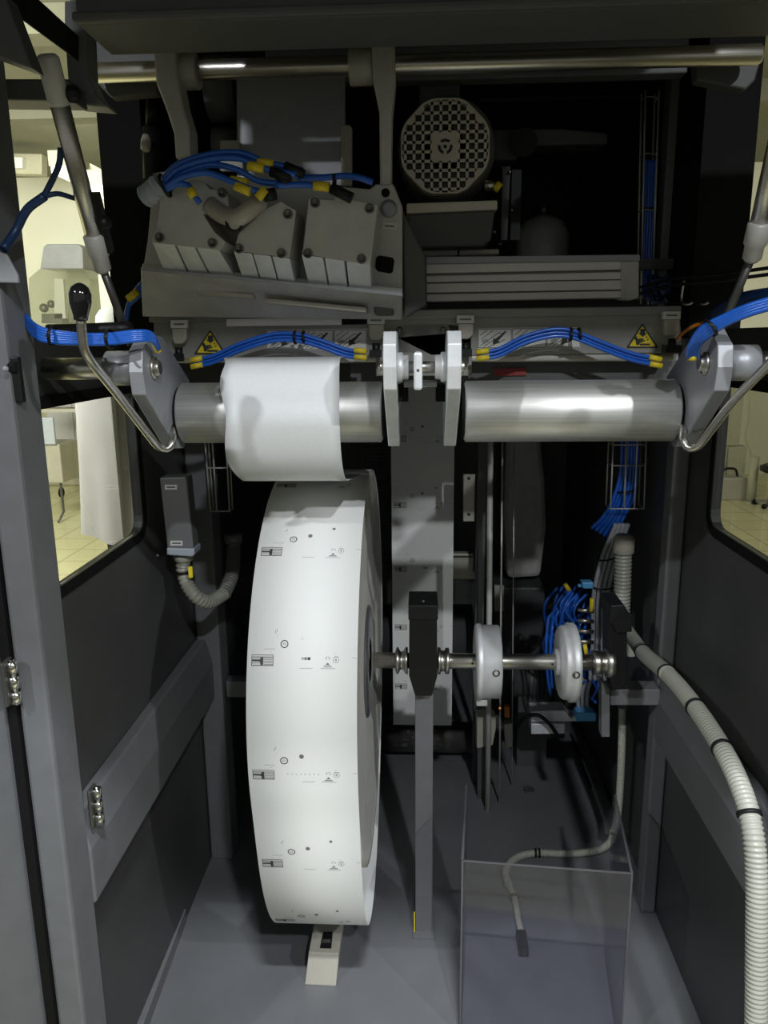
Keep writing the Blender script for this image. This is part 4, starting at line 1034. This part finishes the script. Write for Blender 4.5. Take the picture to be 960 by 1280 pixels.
MB().lathe(at(779, 690, 1.95) + Vector((0, 0, -.004)), (0, 0, 1), [(0, .0235), (.004, .027), (.040, .027), (.050, .020), (.052, .012)], 28).build('end_fitting', M['beige'], t)
t = thing('vertical_conduit', atz(772, 1015, 0), 'thin beige conduit running down to the floor below the right bracket', 'conduit')
MB().hose([at(778, 884, 1.93), at(777, 940, 1.93), at(774, 1000, 1.93), at(770, 1030, 1.92), at(766, 1042, 1.90)], 0.0105, 0.007, 16, 0, .14).build('hose', M['hosegrey'], t)
fz = 0.012
FP = [atz(766, 1042, .05), atz(763, 1052, .02), atz(750, 1062, fz), atz(728, 1066, fz), atz(700, 1067, fz), atz(672, 1066, fz), atz(650, 1070, fz), atz(636, 1080, fz), atz(632, 1092, fz), atz(636, 1106, fz), atz(643, 1122, fz), atz(648, 1150, fz), atz(651, 1164, fz)]
t = thing('floor_hose', FP[6], 'thin beige corrugated hose with a plug, lying on the floor behind the clear box', 'hose')
MB().hose(FP[:10], 0.0105, 0.007, 16, 0, .14).build('hose', M['hosegrey'], t)
MB().tube(catmull(FP[9:], 8), 0.008, 14).build('cable_end', M['beige'], t)
p = atz(651, 1166, fz); p2 = atz(655, 1192, fz)
MB().bar(p, p2, 0.024, 0.022).build('plug', M['black'], t, bevel=0.003)
q1, q2 = FP[5], FP[4]
ties(t, [(q1 + Vector((.004, 0, 0)), q2 - q1, .0105), (q1 + Vector((-.006, 0, 0)), q2 - q1, .0105), (FP[10], FP[11] - FP[9], .009)])

# left junction box with its hose
t = thing('junction_box', at(222, 695, 1.60), 'slim grey junction box on the left rear wall', 'junction box')
Yj = 1.62
MB().pprism([(199, 597), (233, 596), (242, 686), (209, 686)], Yj, 0.045).build('body', M['box'], t, bevel=0.004)
MB().pprism([(208, 685), (243, 686), (243, 694), (240, 696), (208, 694)], Yj - 0.003, 0.051).build('lid', M['boxlid'], t, bevel=0.003)
for a, b in (((206, 606), (221, 612)), ((213, 676), (228, 682))):
    k = MB().pprism([(a[0], a[1]), (b[0], a[1]), (b[0], b[1]), (a[0], b[1])], Yj - 0.001, 0.002).build('name_tag', M['white'], t)
    MB().pprism([(a[0] + 2, a[1] + 2), (b[0] - 2, a[1] + 2), (b[0] - 2, b[1] - 2), (a[0] + 2, b[1] - 2)], Yj - 0.0015, 0.001).build('tag_text', M['inkmid'], k)
t = thing('corrugated_hose', at(240, 740, 1.62), 'grey corrugated hose looping down from the left junction box', 'hose')
JH = [at(230, 697, 1.655), at(229, 712, 1.655), at(234, 730, 1.65), at(246, 746, 1.65), at(262, 752, 1.68), at(280, 742, 1.74), at(290, 718, 1.80), at(292, 690, 1.86), at(292, 676, 1.88)]
MB().hose(JH[:6], 0.0165, 0.009, 18, 0, .13).build('hose', M['hosegrey'], t)
MB().hose(JH[5:], 0.0175, 0.009, 18, 0, .13).build('hose_upper', M['hosedark'], t)
MB().lathe(JH[0] + Vector((0, 0, -.008)), (0, 0, 1), [(0, .0165), (.002, .021), (.014, .023), (.016, .020)], 24).build('end_fitting', M['hosegrey'], t)
MB().lathe(JH[-1] + Vector((0, 0, -.004)), (0, 0, 1), [(0, .018), (.002, .023), (.022, .023), (.024, .014)], 24).build('end_fitting', M['hosedark'], t)
MB().pprism([(235, 709), (240, 708), (241, 722), (236, 723)], 1.628, 0.004).build('yellow_tag', M['yellow'], t)
ties(t, [(JH[1] + Vector((0, 0, -.006)), JH[2] - JH[0], .0168)])

# wire trays
def _tray(px, y0, y1, rungs, Y, dep, label):
    t = thing('wire_tray', at(px[0][1], y1, Y), label, 'cable tray', 'wire cable trays')
    m = MB()
    for x in px:
        m.tube([at(x[0], y0, Y), at(x[1], y1, Y)], 0.0022, 8)
    D = Vector((0, dep, 0))
    for x in (px[0], px[-1]):
        m.tube([at(x[0], y0, Y) + D, at(x[1], y1, Y) + D], 0.0022, 8)
    m.build('long_wire', M['wire'], t)
    m = MB()
    for y in rungs:
        f = (y - y0) / (y1 - y0); xa = px[0][0] + (px[0][1] - px[0][0]) * f; xb = px[-1][0] + (px[-1][1] - px[-1][0]) * f
        a, b = at(xa, y, Y), at(xb, y, Y)
        m.tube([a + D, a, b, b + D], 0.002, 8)
    m.build('cross_wire', M['wire'], t)
_tray([(252, 263), (262, 271), (280, 287)], 500, 640, (505, 545, 585, 639), 1.86, 0.03, 'wire cable tray behind the left rear post, beside the junction box')
_tray([(767, 763), (784, 780), (797, 793), (808, 805)], 545, 636, (556, 582, 636), 2.0, 0.05, 'wire cable tray holding blue cables below the right roller')
_tray([(807, 801), (824, 815)], 112, 380, (121, 192, 262, 328, 372), 1.76, 0.03, 'tall thin wire cable tray at the upper right')
t = tube_bundle('thick bundle of blue cables curving left out of the lower right tray', [[at(778 + 4 * k, 548, 2.03 + .006 * (k % 2)), at(776 + 4 * k, 590, 2.03), at(768 + 5 * k, 620, 2.03), at(755 + 5 * k, 645, 2.05 + .005 * (k % 2)), at(740 + 5 * k, 660 + 3 * k, 2.10)] for k in range(6)], 0.0055, [], [(at(783, 612, 2.03), (-.2, 0, 1), .028)], None)
t = tube_bundle('dark blue cable bundle inside the tall upper right tray', [[at(808 + 3.5 * k, 200, 1.775), at(807 + 3.3 * k, 260, 1.775), at(805 + 3 * k, 320, 1.775), at(804 + 3 * k, 372, 1.77)] for k in range(4)], 0.0042, [], [(at(811, 262, 1.775), (0, 0, 1), .016), (at(809, 330, 1.775), (0, 0, 1), .016)], None)
t = tube_bundle('grey cable bundle hanging left of the upright conduit', [[at(772 - 2 + 5 * k, 655, 2.05), at(752 + 6 * k, 700, 2.08), at(742 + 6 * k, 745, 2.10), at(741 + 6 * k, 800, 2.12), at(738 + 6 * k, 850, 2.12)] for k in range(4)], 0.0062, [], [(at(760, 696, 2.07), (-.3, 0, 1), .028), (at(752, 733, 2.10), (0, 0, 1), .028)], None, 'cablegrey')
t = tube_bundle('grey cable tail dropping to the light blue connector', [[at(726 + 6 * k, 850, 2.14), at(722 + 6 * k, 868, 2.14), at(724 + 5 * k, 892, 2.14)] for k in range(3)], 0.006, [], [], None, 'cablegrey')
rnd = random.Random(3)
st = []
for k in range(26):
    x0 = rnd.uniform(690, 735); y0 = rnd.uniform(738, 775); Yq = 2.12 + rnd.uniform(0, .08)
    st.append([at(x0 + 6, y0 - 6, Yq), at(x0 - rnd.uniform(0, 10), y0 + 15, Yq - .02), at(x0 + rnd.uniform(-14, 12), y0 + 45, Yq), at(x0 + rnd.uniform(-8, 16), y0 + 80, Yq + .01), at(x0 + rnd.uniform(-2, 20), y0 + 105, Yq)])
st.append([at(686, 770, 2.1), at(683, 800, 2.08), at(684, 840, 2.08), at(688, 868, 2.1)])
st.append([at(692, 768, 2.1), at(690, 790, 2.07), at(688, 820, 2.08), at(690, 860, 2.1)])
sl = [(at(740, 748, 2.06), at(739, 764, 2.06)), (at(731, 806, 2.07), at(733, 818, 2.07)), (at(722, 842, 2.07), at(728, 850, 2.07)), (at(706, 730, 2.1), at(712, 738, 2.1))]
t = tube_bundle('messy tangle of bright blue air tubes behind the right flange', st, 0.0042, sl, [], None)
for k in range(4):
    MB().cyl(at(722, 762 + 13 * k, 2.08), at(742, 764 + 13 * k, 2.08), 0.006, 12).build('push_fitting', M['steel'], t)
t = thing('connector', at(732, 903, 2.1), 'light blue rectangular connector on the floor channel', 'connector')
MB().pprism([(721, 891), (744, 891), (746, 894), (745, 902), (721, 902), (719, 897)], 2.1, 0.04).build('plug_body', M['bluelight'], t, bevel=0.003)
MB().cyl(at(716, 897, 2.12), at(722, 897, 2.12), 0.006, 12).build('nose', M['white'], t)
t = thing('connector', at(735, 733, 2.1), 'small light blue connector above the blue tube tangle', 'connector')
MB().pprism([(727, 728), (742, 728), (742, 736), (729, 736)], 2.07, 0.03).build('plug_body', M['bluelight'], t, bevel=0.003)
MB().cyl(at(722, 732, 2.085), at(728, 732, 2.085), 0.005, 12).build('nose', M['bluelight'], t)
# floor channel and rim
q = [atz(727, 903, .006), atz(738, 903, .006), atz(771, 1000, .006), atz(761, 1000, .006)]
MB().prism(q, (0, 0, .01)).build('cable_channel', M['black'], label='black cable channel on the floor leading to the right wall', cat='channel')
q = [atz(712, 918, 0), atz(715, 918, 0), atz(740, 985, 0), atz(737, 985, 0)]
MB().prism(q, (0, 0, .004)).build('floor_seam', M['black'], label='thin dark floor seam left of the black channel', cat='seam')
MB().lathe(atz(661, 988, 0), (0, 0, 1), [(0, .018), (.004, .018), (.004, .012), (.002, .010)], 24).build('floor_plug', M['frame_dark'], label='small round plug in the dark floor behind the clear box', cat='plug')
# things left of the connector
t = thing('valve_block', at(690, 922, 2.2), 'bright white metal block with a black cable, low behind the right flange', 'block')
MB().pprism([(664, 889), (706, 888), (712, 896), (722, 900), (722, 902), (664, 902)], 2.2, 0.06).build('upper_body', M['bright'], t, bevel=0.002)
MB().pprism([(664, 905), (706, 905), (706, 918), (664, 918)], 2.2, 0.06).build('lower_body', M['bright'], t, bevel=0.002)
MB().pprism([(664, 917), (706, 916), (706, 923), (668, 924)], 2.2, 0.06).build('base', M['black'], t, bevel=0.002)
MB().tube(catmull([at(646, 910, 2.19), at(656, 897, 2.17), at(672, 894, 2.16), at(686, 904, 2.16), at(696, 918, 2.18)], 8), 0.006, 12).build('cable', M['black'], t)
t = thing('gear_motor', at(650, 880, 2.4), 'dark finned gear motor behind the shaft, between the two flanges', 'motor')
m = MB(); c0 = at(640, 850, 2.45)
m.cyl(c0, c0 + Vector((.14, 0, 0)), .055, 28)
m.build('housing', M['frame_dark'], t)
MB().box((c0.x + .02, c0.y - .03, 0.0), (c0.x + .12, c0.y + .05, c0.z - .04)).build('pedestal', M['frame_dark'], t)
m = MB()
for k in range(6):
    m.lathe(c0 + Vector((.05 + .014 * k, 0, 0)), (1, 0, 0), [(0, .055), (0, .064), (.005, .064), (.005, .055)], 28)
m.build('fin', M['frame_dark'], t)
MB().tube(catmull([at(700, 856, 2.42), at(712, 870, 2.40), at(706, 882, 2.39), at(694, 878, 2.39)], 6), .02, 14).build('elbow', M['darksteel'], t)
t = thing('sensor_bracket', at(600, 950, 2.25), 'beige cast sensor bracket beside the low guide roller', 'bracket')
MB().pprism([(596, 896), (620, 896), (620, 910), (616, 932), (596, 936)], 2.2, 0.05).build('body', M['beige'], t, bevel=0.003)
MB().pprism([(597, 934), (609, 934), (609, 1016), (597, 1016)], 2.22, 0.03).build('foot', M['frame_dark'], t)
MB().pprism([(630, 906), (641, 904), (641, 934), (632, 934)], 2.25, 0.03).build('side_block', M['bracket'], t, bevel=0.002)
MB().pprism([(631, 884), (637, 884), (637, 897), (631, 897)], 2.24, 0.02).build('orange_cap', M['orange'], t)
MB().sphere(at(625, 885, 2.2), .0035, seg=10).build('signal_lamp', M['amber'], t)
# vertical rods
for i, (xa, ya, xb, yb, r, Y, mm, lab) in enumerate(((613, 545, 612, 905, .0085, 2.16, 'aludull', 'thickest of the upright rods right of the hanging web'), (628, 548, 627, 890, .0028, 2.2, 'wire', 'thin upright wire just right of the thick rod'), (643, 550, 642, 905, .0022, 2.3, 'wire', 'thin upright wire farther right of the thick rod'))):
    _q = at(xb, yb, Y); MB().cyl(at(xa, ya, Y), (_q.x, _q.y, 0.0), r, 12).build('guide_rod', M[mm], label=lab, cat='rod', group='upright rods behind the right roller')
t = thing('hole_plate', at(586, 652, 2.3), 'beige plate with two dark holes, right of the hanging web', 'plate')
MB().pprism([(579, 593), (594, 593), (593, 652), (579, 652)], 2.3, 0.01).build('plate', M['bracket'], t, bevel=0.002)
for y in (598, 643): MB().lathe(at(586, y, 2.3), (0, -1, 0), [(0, .005), (.001, .005)], 14).build('hole', M['ink'], t)
t = thing('angle_bracket', at(585, 722, 2.45), 'beige stepped bracket right of the hanging web, above the guide roller', 'bracket')
MB().pprism([(560, 692), (592, 692), (592, 714), (606, 716), (606, 724), (560, 724)], 2.45, 0.03).build('bracket', M['bracket'], t, bevel=0.002)
MB().pprism([(562, 695), (590, 695), (590, 697), (562, 697)], 2.448, 0.003).build('slot', M['ink'], t)
# pale machine body at the back
t = thing('rear_housing', at(655, 740, 2.9), 'dim pale rounded housing deep inside the machine, right of the rods', 'housing')
MB().pprism([(632, 545), (676, 545), (682, 600), (684, 660), (676, 722), (634, 724), (628, 640)], 2.9, 0.12).build('shell', M['aludull'], t, bevel=0.02)
t = thing('rear_cabinet', at(650, 840, 2.9), 'dim grey cabinet deep inside below the pale housing', 'cabinet')
_a, _b = at(616, 838, 2.85), at(682, 735, 2.85); MB().box((_a.x, 2.85, 0.0), (_b.x, 3.1, _b.z)).build('body', M['frame_dark'], t, bevel=0.006)
MB().pprism([(618, 732), (630, 732), (630, 764), (618, 764)], 2.84, 0.012).build('side_plate', M['aludull'], t)
# ventilation grid left of the hanging web
t = thing('vent_grid', at(472, 700, 2.8), 'dark perforated grid panel between the reel and the hanging web', 'grid')
a, b = at(455, 715, 2.8), at(492, 560, 2.8); m = MB(); 
for k in range(12): x = a.x + (b.x - a.x) * k / 11; m.box((x - .002, 2.8, a.z), (x + .002, 2.806, b.z))
for k in range(34): z = a.z + (b.z - a.z) * k / 33; m.box((a.x, 2.8, z - .002), (b.x, 2.806, z + .002))
m.build('mesh', M['frame'], t)
MB().box((a.x, 2.815, 0.0), (b.x, 2.825, b.z)).build('backing', M['panel'], t)
# dim things in the upper bay
t = thing('bay_tank', at(665, 318, 2.1), 'dim rounded tank in the dark upper bay right of the motor', 'tank')
c = at(678, 310, 2.1); c.z = 1.600
MB().lathe(c, (0, 0, 1), [(0, .06), (.006, .066), (.10, .066), (.13, .05), (.145, .02), (.146, 0.008)], 36).build('shell', M['aludull'], t)
MB().lathe(c + Vector((0, 0, .145)), (0, 0, 1), [(0, .012), (.03, .012)], 14).build('neck', M['darksteel'], t)
t = thing('drive_bracket', at(640, 300, 1.8), 'thin upright sensor rail right of the motor', 'bracket')
MB().pprism([(628, 208), (638, 208), (634, 300), (626, 300)], 1.8, 0.02).build('rail', M['frame_dark'], t)
MB().pprism([(640, 212), (652, 212), (650, 300), (638, 300)], 1.82, 0.02).build('holder', M['black'], t)
for x, y in ((637, 215), (640, 263), (618, 290), (625, 305)): MB().sphere(at(x, y, 1.795), .004, seg=10).build('screw', M['steel'], t)
t = thing('drive_housing', at(640, 195, 1.9), 'dim grey drive housing right of the fan cover', 'housing')
MB().pprism([(618, 162), (700, 160), (760, 166), (760, 180), (650, 182), (646, 200), (618, 200)], 1.9, 0.08).build('body', M['frame'], t, bevel=0.004)
MB().cyl(at(655, 178, 1.9), at(655, 178, 1.87), .03).build('disc', M['black'], t)
t = thing('bay_shelf', at(700, 140, 2.2), 'dim grey shelf beam at the back of the upper bay', 'beam')
MB().pprism([(600, 118), (800, 112), (800, 122), (600, 128)], 2.2, .05).build('beam', M['frame_dark'], t)

# ------------------------------------------------------------------ gas struts
def strut(p0, p1, p2, label):
    t = thing('gas_strut', p2, label, 'gas strut', 'gas struts')
    p0, p1, p2 = Vector(p0), Vector(p1), Vector(p2); ax = (p1 - p0).normalized()
    MB().cyl(p0, p1, 0.0122, 22).build('cylinder', M['steel'], t)
    MB().lathe(p0 - ax * .012, ax, [(0, .010), (.004, .0138), (.05, .0138), (.056, .0122)], 22).build('top_clevis', M['aludull'], t)
    MB().lathe(p1 - ax * .045, ax, [(0, .0122), (.003, .015), (.03, .015), (.033, .0125), (.05, .0125), (.055, .008)], 22).build('collar', M['aludull'], t)
    MB().cyl(p1, p2, 0.0058, 14).build('rod', M['darksteel'], t)
    b = p0 + ax * .03 + Vector((.018, 0.005, 0)); MB().sphere(b, .011, seg=14).build('ball_joint', M['black'], t)
    m = MB(); 
    d = frame(ax); q = p1 - ax * .06 + Vector((.017, .004, 0))
    m.bar(p1 - ax * .10 + Vector((.014, .004, 0)), p1 - ax * .02 + Vector((.014, .004, 0)), .012, .014).sphere(q, .011, seg=12)
    m.build('lock_clip', M['black'], t)
strut(at(62, 82, 1.02), at(127, 332, 1.13), at(163, 430, 1.20), 'left gas strut slanting down across the upper left opening')
strut(at(990, 100, 1.02), at(941, 318, 1.12), at(893, 432, 1.20), 'right gas strut slanting down at the right edge')

# cables at both sides
t = thing('forked_cable', at(50, 260, 1.06), 'dark blue cable forking in two, across the upper left opening', 'cable')
m = MB().tube(resample(catmull([at(4, 312, 1.04), at(20, 288, 1.06), at(34, 262, 1.06), at(56, 245, 1.06)], 8), .006), .0058, 12); m.build('trunk', M['navy'], t)
MB().tube(resample(catmull([at(54, 247, 1.06), at(66, 224, 1.06), at(74, 205, 1.06), at(76, 185, 1.06)], 8), .006), .0040, 12).build('branch', M['navy'], t)
MB().tube(resample(catmull([at(54, 246, 1.06), at(72, 242, 1.07), at(90, 247, 1.09), at(110, 252, 1.15)], 8), .006), .0034, 12).build('branch', M['navy'], t)
st = []
for k in range(5):
    o = (k - 2) * 3.2
    st.append([at(32, 398 + o * .6, 1.10), at(42, 412 + o, 1.09), at(60, 420 + o, 1.08), at(100, 424 + o * .8, 1.08), at(135, 424 + o * .8, 1.09), at(172, 420 + o * .8, 1.10), at(190, 422 + o * .6, 1.12), at(198, 436 + o * .2, 1.15)])
t = tube_bundle('bundle of blue air tubes running behind the left lever knob', st, .0036, [(at(194, 428, 1.148), at(198, 440, 1.152))], [(at(137, 424, 1.085), (1, 0, 0), .014), (at(66, 420, 1.08), (1, 0, -.1), .014)], 'side tube bundles')
MB().tube(resample(catmull([at(60, 414, 1.14), at(100, 413, 1.14), at(150, 411, 1.14), at(160, 410, 1.15)], 8), .008), .010, 12).build('sleeve_hose', M['black'], label='black sleeved hose above the left blue tubes', cat='hose')
st = []
for k in range(4):
    o = (k - 1.5) * 3.4
    st.append([at(866 + o, 446, 1.16), at(868 + o, 432, 1.14), at(880 + o * .6, 416 + o, 1.12), at(905, 401 + o, 1.10), at(935, 388 + o, 1.08), at(975, 376 + o, 1.06)])
t = tube_bundle('bundle of blue air tubes rising to the right edge', st, .0042, [(at(865, 450, 1.16), at(866, 440, 1.158))], [(at(888, 410, 1.115), (.7, 0, .5), .014)], 'side tube bundles')
st = [[at(156, 410 + 4 * k, 1.45), at(160, 385, 1.45), at(168, 366 + 3 * k, 1.45), at(182, 350 + 4 * k, 1.45)] for k in range(4)]
t = tube_bundle('blue air tubes beside the lower left corner of the carriage', st, .0048, [(at(160, 374, 1.435), at(172, 364, 1.435))], [], 'side tube bundles')
m = MB()
for y in (343, 351):
    m.tube(resample(catmull([at(800, y + 16, 1.5), at(840, y + 6, 1.45), at(900, y, 1.3), at(975, y - 10, 1.2)], 8), .01), .0028, 8)
m.build('thin_cables', M['black'], label='pair of thin black cables crossing the upper right opening', cat='cable')
MB().tube(resample(catmull([at(895, 398, 1.4), at(925, 380, 1.34), at(975, 372, 1.25)], 8), .01), .018, 12).build('sleeve_hose', M['navy'], label='dark sleeved hose above the right blue tubes', cat='hose')
t = thing('cable_knot', at(822, 372, 1.70), 'dark blue knot of cables at the right end of the slide profile', 'cable')
m = MB(); rnd = random.Random(9)
for k in range(7):
    c = at(822, 360, 1.70)
    m.tube(resample(catmull([c + Vector((rnd.uniform(-.025, .025), rnd.uniform(-.02, .02), rnd.uniform(-.03, .03))) for _ in range(5)], 8), .005), .0045, 8)
m.build('loops', M['navy'], t)
MB().tube(resample(catmull([at(846, 424, 1.40), at(854, 416, 1.39), at(866, 408, 1.39), at(878, 404, 1.40)], 6), .006), .0032, 8).build('orange_cable', M['orange'], label='short orange cable beside the right crossbar clip', cat='cable')
for i, (xa, xb) in enumerate(((878, 872), (905, 900), (855, 852))):
    MB().tube(resample(catmull([at(xa, 350, 1.595), at(xb, 376, 1.595), at(xb + 8, 380, 1.58), at(xb + 14, 378, 1.575)], 5), .005), .003, 8).build('wire_hook', M['steel'], label=('thin steel wire hook on the black panel, middle one', 'thin steel wire hook on the black panel, right one', 'thin steel wire hook on the black panel, left one')[i], cat='hook', group='wire hooks at the upper right')

# latches on the left pillar
def latch(c, label, s=1):
    c = Vector(c); t = thing('door_latch', c, label, 'latch', 'chrome latches on the left pillar')
    MB().box(c + Vector((-.004, -.014, -.035)), c + Vector((.002, .014, .035))).build('base_plate', M['darksteel'], t, bevel=0.003)
    m = MB()
    for z in (-.024, 0.0, .024): m.cyl(c + Vector((.008, 0, z - .009)), c + Vector((.008, 0, z + .009)), .0075, 16)
    m.build('knuckle', M['chrome'], t)
    MB().cyl(c + Vector((.008, 0, -.036)), c + Vector((.008, 0, .036)), .0035, 12).build('pin', M['chrome'], t)
latch(atx(112, 1012, -.556) + Vector((.002, .012, 0)), 'chrome latch at the rear edge of the left pillar, above the rail')
latch(at(14, 850, 1.03) + Vector((0, -.006, 0)), 'chrome hinge latch at the far left edge, beside the door gasket')
t = thing('hook_handle', atx(24, 500, -.555), 'black slanted hook handle on the left pillar', 'hook')
a, b = atx(19, 446, -.555), atx(26, 503, -.555)
MB().bar(a, b, .010, .012, up=(1, 0, 0)).build('arm', M['black'], t, bevel=0.002)
c = atx(13, 461, -.557); MB().bar(atx(19, 455, -.556), c, .010, .012, up=(1, 0, 0)).build('thumb_piece', M['black'], t, bevel=0.002)
MB().sphere(atx(7, 461, -.557), .004, seg=12).build('screw', M['cablegrey'], t)
t = thing('cover_sheet', at(6, 354, 1.03), 'small pale cover sheet at the left edge above the hook handle', 'sheet')
MB().pprism([(-40, 300), (8, 318), (22, 344), (23, 354), (-40, 352)], 1.03, 0.006).build('sheet', M['cablegrey'], t, bevel=0.002)
for i, (x, y) in enumerate(((196, 694), (199.5, 694))):
    pass
MB().sphere(atx(197, 694, -.597), .004, seg=10).build('panel_screw', M['steel'], label='tiny bright screw on the left wall beside the junction box', cat='screw')

# ------------------------------------------------------------------ a person outside, seen through the left window
PX, PY, PG = -1.575, 4.05, -0.12
t = thing('person', (PX, PY, PG), 'person in a long white coat and grey cap standing outside the left window', 'person')
def skin_body():
    me = bpy.data.meshes.new('body')
    V = [(0, 0, .92), (0, .0, 1.12), (0, .0, 1.36), (0, -.01, 1.47), (0, -.02, 1.54), (0, -.03, 1.64), (0, -.02, 1.72)]
    E = [(0, 1), (1, 2), (2, 3), (3, 4), (4, 5), (5, 6)]; Rr = [.15, .14, .16, .07, .058, .085, .06]
    for s in (-1, 1):
        b = len(V); V += [(s * .09, 0, .86), (s * .10, .0, .48), (s * .10, .02, .10), (s * .11, -.04, .045), (s * .115, -.16, .04)]
        E += [(0, b), (b, b + 1), (b + 1, b + 2), (b + 2, b + 3), (b + 3, b + 4)]; Rr += [.095, .07, .05, .045, .035]
        b = len(V); V += [(s * .19, 0, 1.40), (s * .24, .03, 1.14), (s * .18, -.01, .98), (s * .165, -.02, .92)]
        E += [(2, b), (b, b + 1), (b + 1, b + 2), (b + 2, b + 3)]; Rr += [.065, .048, .036, .035]
        h = b + 3
        for k in range(4):
            b = len(V); V += [(s * (.150 - .014 * k), -.035, .875 - .003 * k), (s * (.146 - .013 * k), -.040, .83 + .006 * abs(k - 1.5))]
            E += [(h, b), (b, b + 1)]; Rr += [.010, .008]
        b = len(V); V += [(s * .125, -.035, .895), (s * .108, -.045, .875)]; E += [(h, b), (b, b + 1)]; Rr += [.011, .009]
    me.from_pydata([(x + PX, y + PY, z + PG) for x, y, z in V], E, [])
    o = bpy.data.objects.new('body', me); COL.objects.link(o)
    md = o.modifiers.new('skin', 'SKIN'); md.use_smooth_shade = True
    for i, r in enumerate(Rr):
        me.skin_vertices[0].data[i].radius = (r, r * (0.8 if i < 3 else 1))
    me.skin_vertices[0].data[0].use_root = True
    sb = o.modifiers.new('sub', 'SUBSURF'); sb.levels = 1; sb.render_levels = 2
    dg = bpy.context.evaluated_depsgraph_get(); ev = o.evaluated_get(dg); m2 = bpy.data.meshes.new_from_object(ev)
    vs = [v.co.copy() for v in m2.vertices]; fs = [list(p.vertices) for p in m2.polygons]
    bpy.data.objects.remove(o)
    m = MB()
    b = 0
    m.v = vs
    for f in fs:
        c = sum((vs[i] for i in f), Vector()) / len(f); z = c.z - PG
        m.f.append(f); m.sm.append(True)
        m.m.append(2 if z < .10 else (1 if z < .93 and abs(c.x - PX) < .17 and c.y > PY - .12 else 0))
    return m
body = skin_body().build('body', [M['skin'], M['cloth'], M['black']], t)
# coat: a lofted shell from shoulders to knees with gentle folds
vs = []; fs = []; rows = [(1.50, .075, .07), (1.46, .13, .09), (1.42, .22, .115), (1.32, .255, .135), (1.10, .272, .14), (.92, .272, .15), (.72, .275, .165), (.53, .28, .175)]; K = 40
for j, (z, a, b) in enumerate(rows):
    for k in range(K):
        an = 2 * pi * k / K; f = 1 + 0.075 * sin(an * 7 + j * .2) * max(0, (j - 3)) / 4
        vs.append((PX + a * f * cos(an), PY + b * f * sin(an), z + PG + (0.02 * cos(an) if j == 2 else 0) - (.02 * sin(an * 3) if j == len(rows) - 1 else 0)))
for j in range(len(rows) - 1):
    for k in range(K):
        fs.append((j * K + k, j * K + (k + 1) % K, (j + 1) * K + (k + 1) % K, (j + 1) * K + k))
coat = MB().add(vs, fs, 0, True)
for s in (-1, 1):
    coat.tube(resample(catmull([(PX + s * .16, PY, 1.41 + PG), (PX + s * .20, PY + .01, 1.27 + PG), (PX + s * .205, PY + .02, 1.12 + PG), (PX + s * .18, PY - .01, 1.0 + PG), (PX + s * .17, PY - .02, .93 + PG)], 6), .03), .068, 18)
coat.build('coat', M['coat'], t)
MB().box((PX - .002, PY - .190, .56 + PG), (PX + .004, PY - .13, 1.3 + PG)).build('coat_seam', M['cap'], t)
MB().lathe((PX, PY - .02, 1.62 + PG), (0, .1, 1), [(0, .104), (.02, .108), (.07, .104), (.10, .085), (.125, .045), (.13, .0)], 28).build('cap', M['cap'], t)
f = MB()
hy = PY - .03 - .085
for s in (-1, 1): f.sphere((PX + s * .032, hy + .002, 1.635 + PG), .011, 1, 10)
f.lathe((PX, hy + .004, 1.645 + PG), (0, -.35, -1), [(0, .006), (.03, .011), (.042, .010), (.046, .002)], 12)
f.sphere((PX, hy + .006, 1.565 + PG), .02, 2, 12, (1.1, .4, .3))
for s in (-1, 1): f.sphere((PX + s * .087, PY - .02, 1.615 + PG), .022, 0, 12, (.4, .7, 1.2))
f.build('face', [M['skin'], M['black'], M['red']], body)
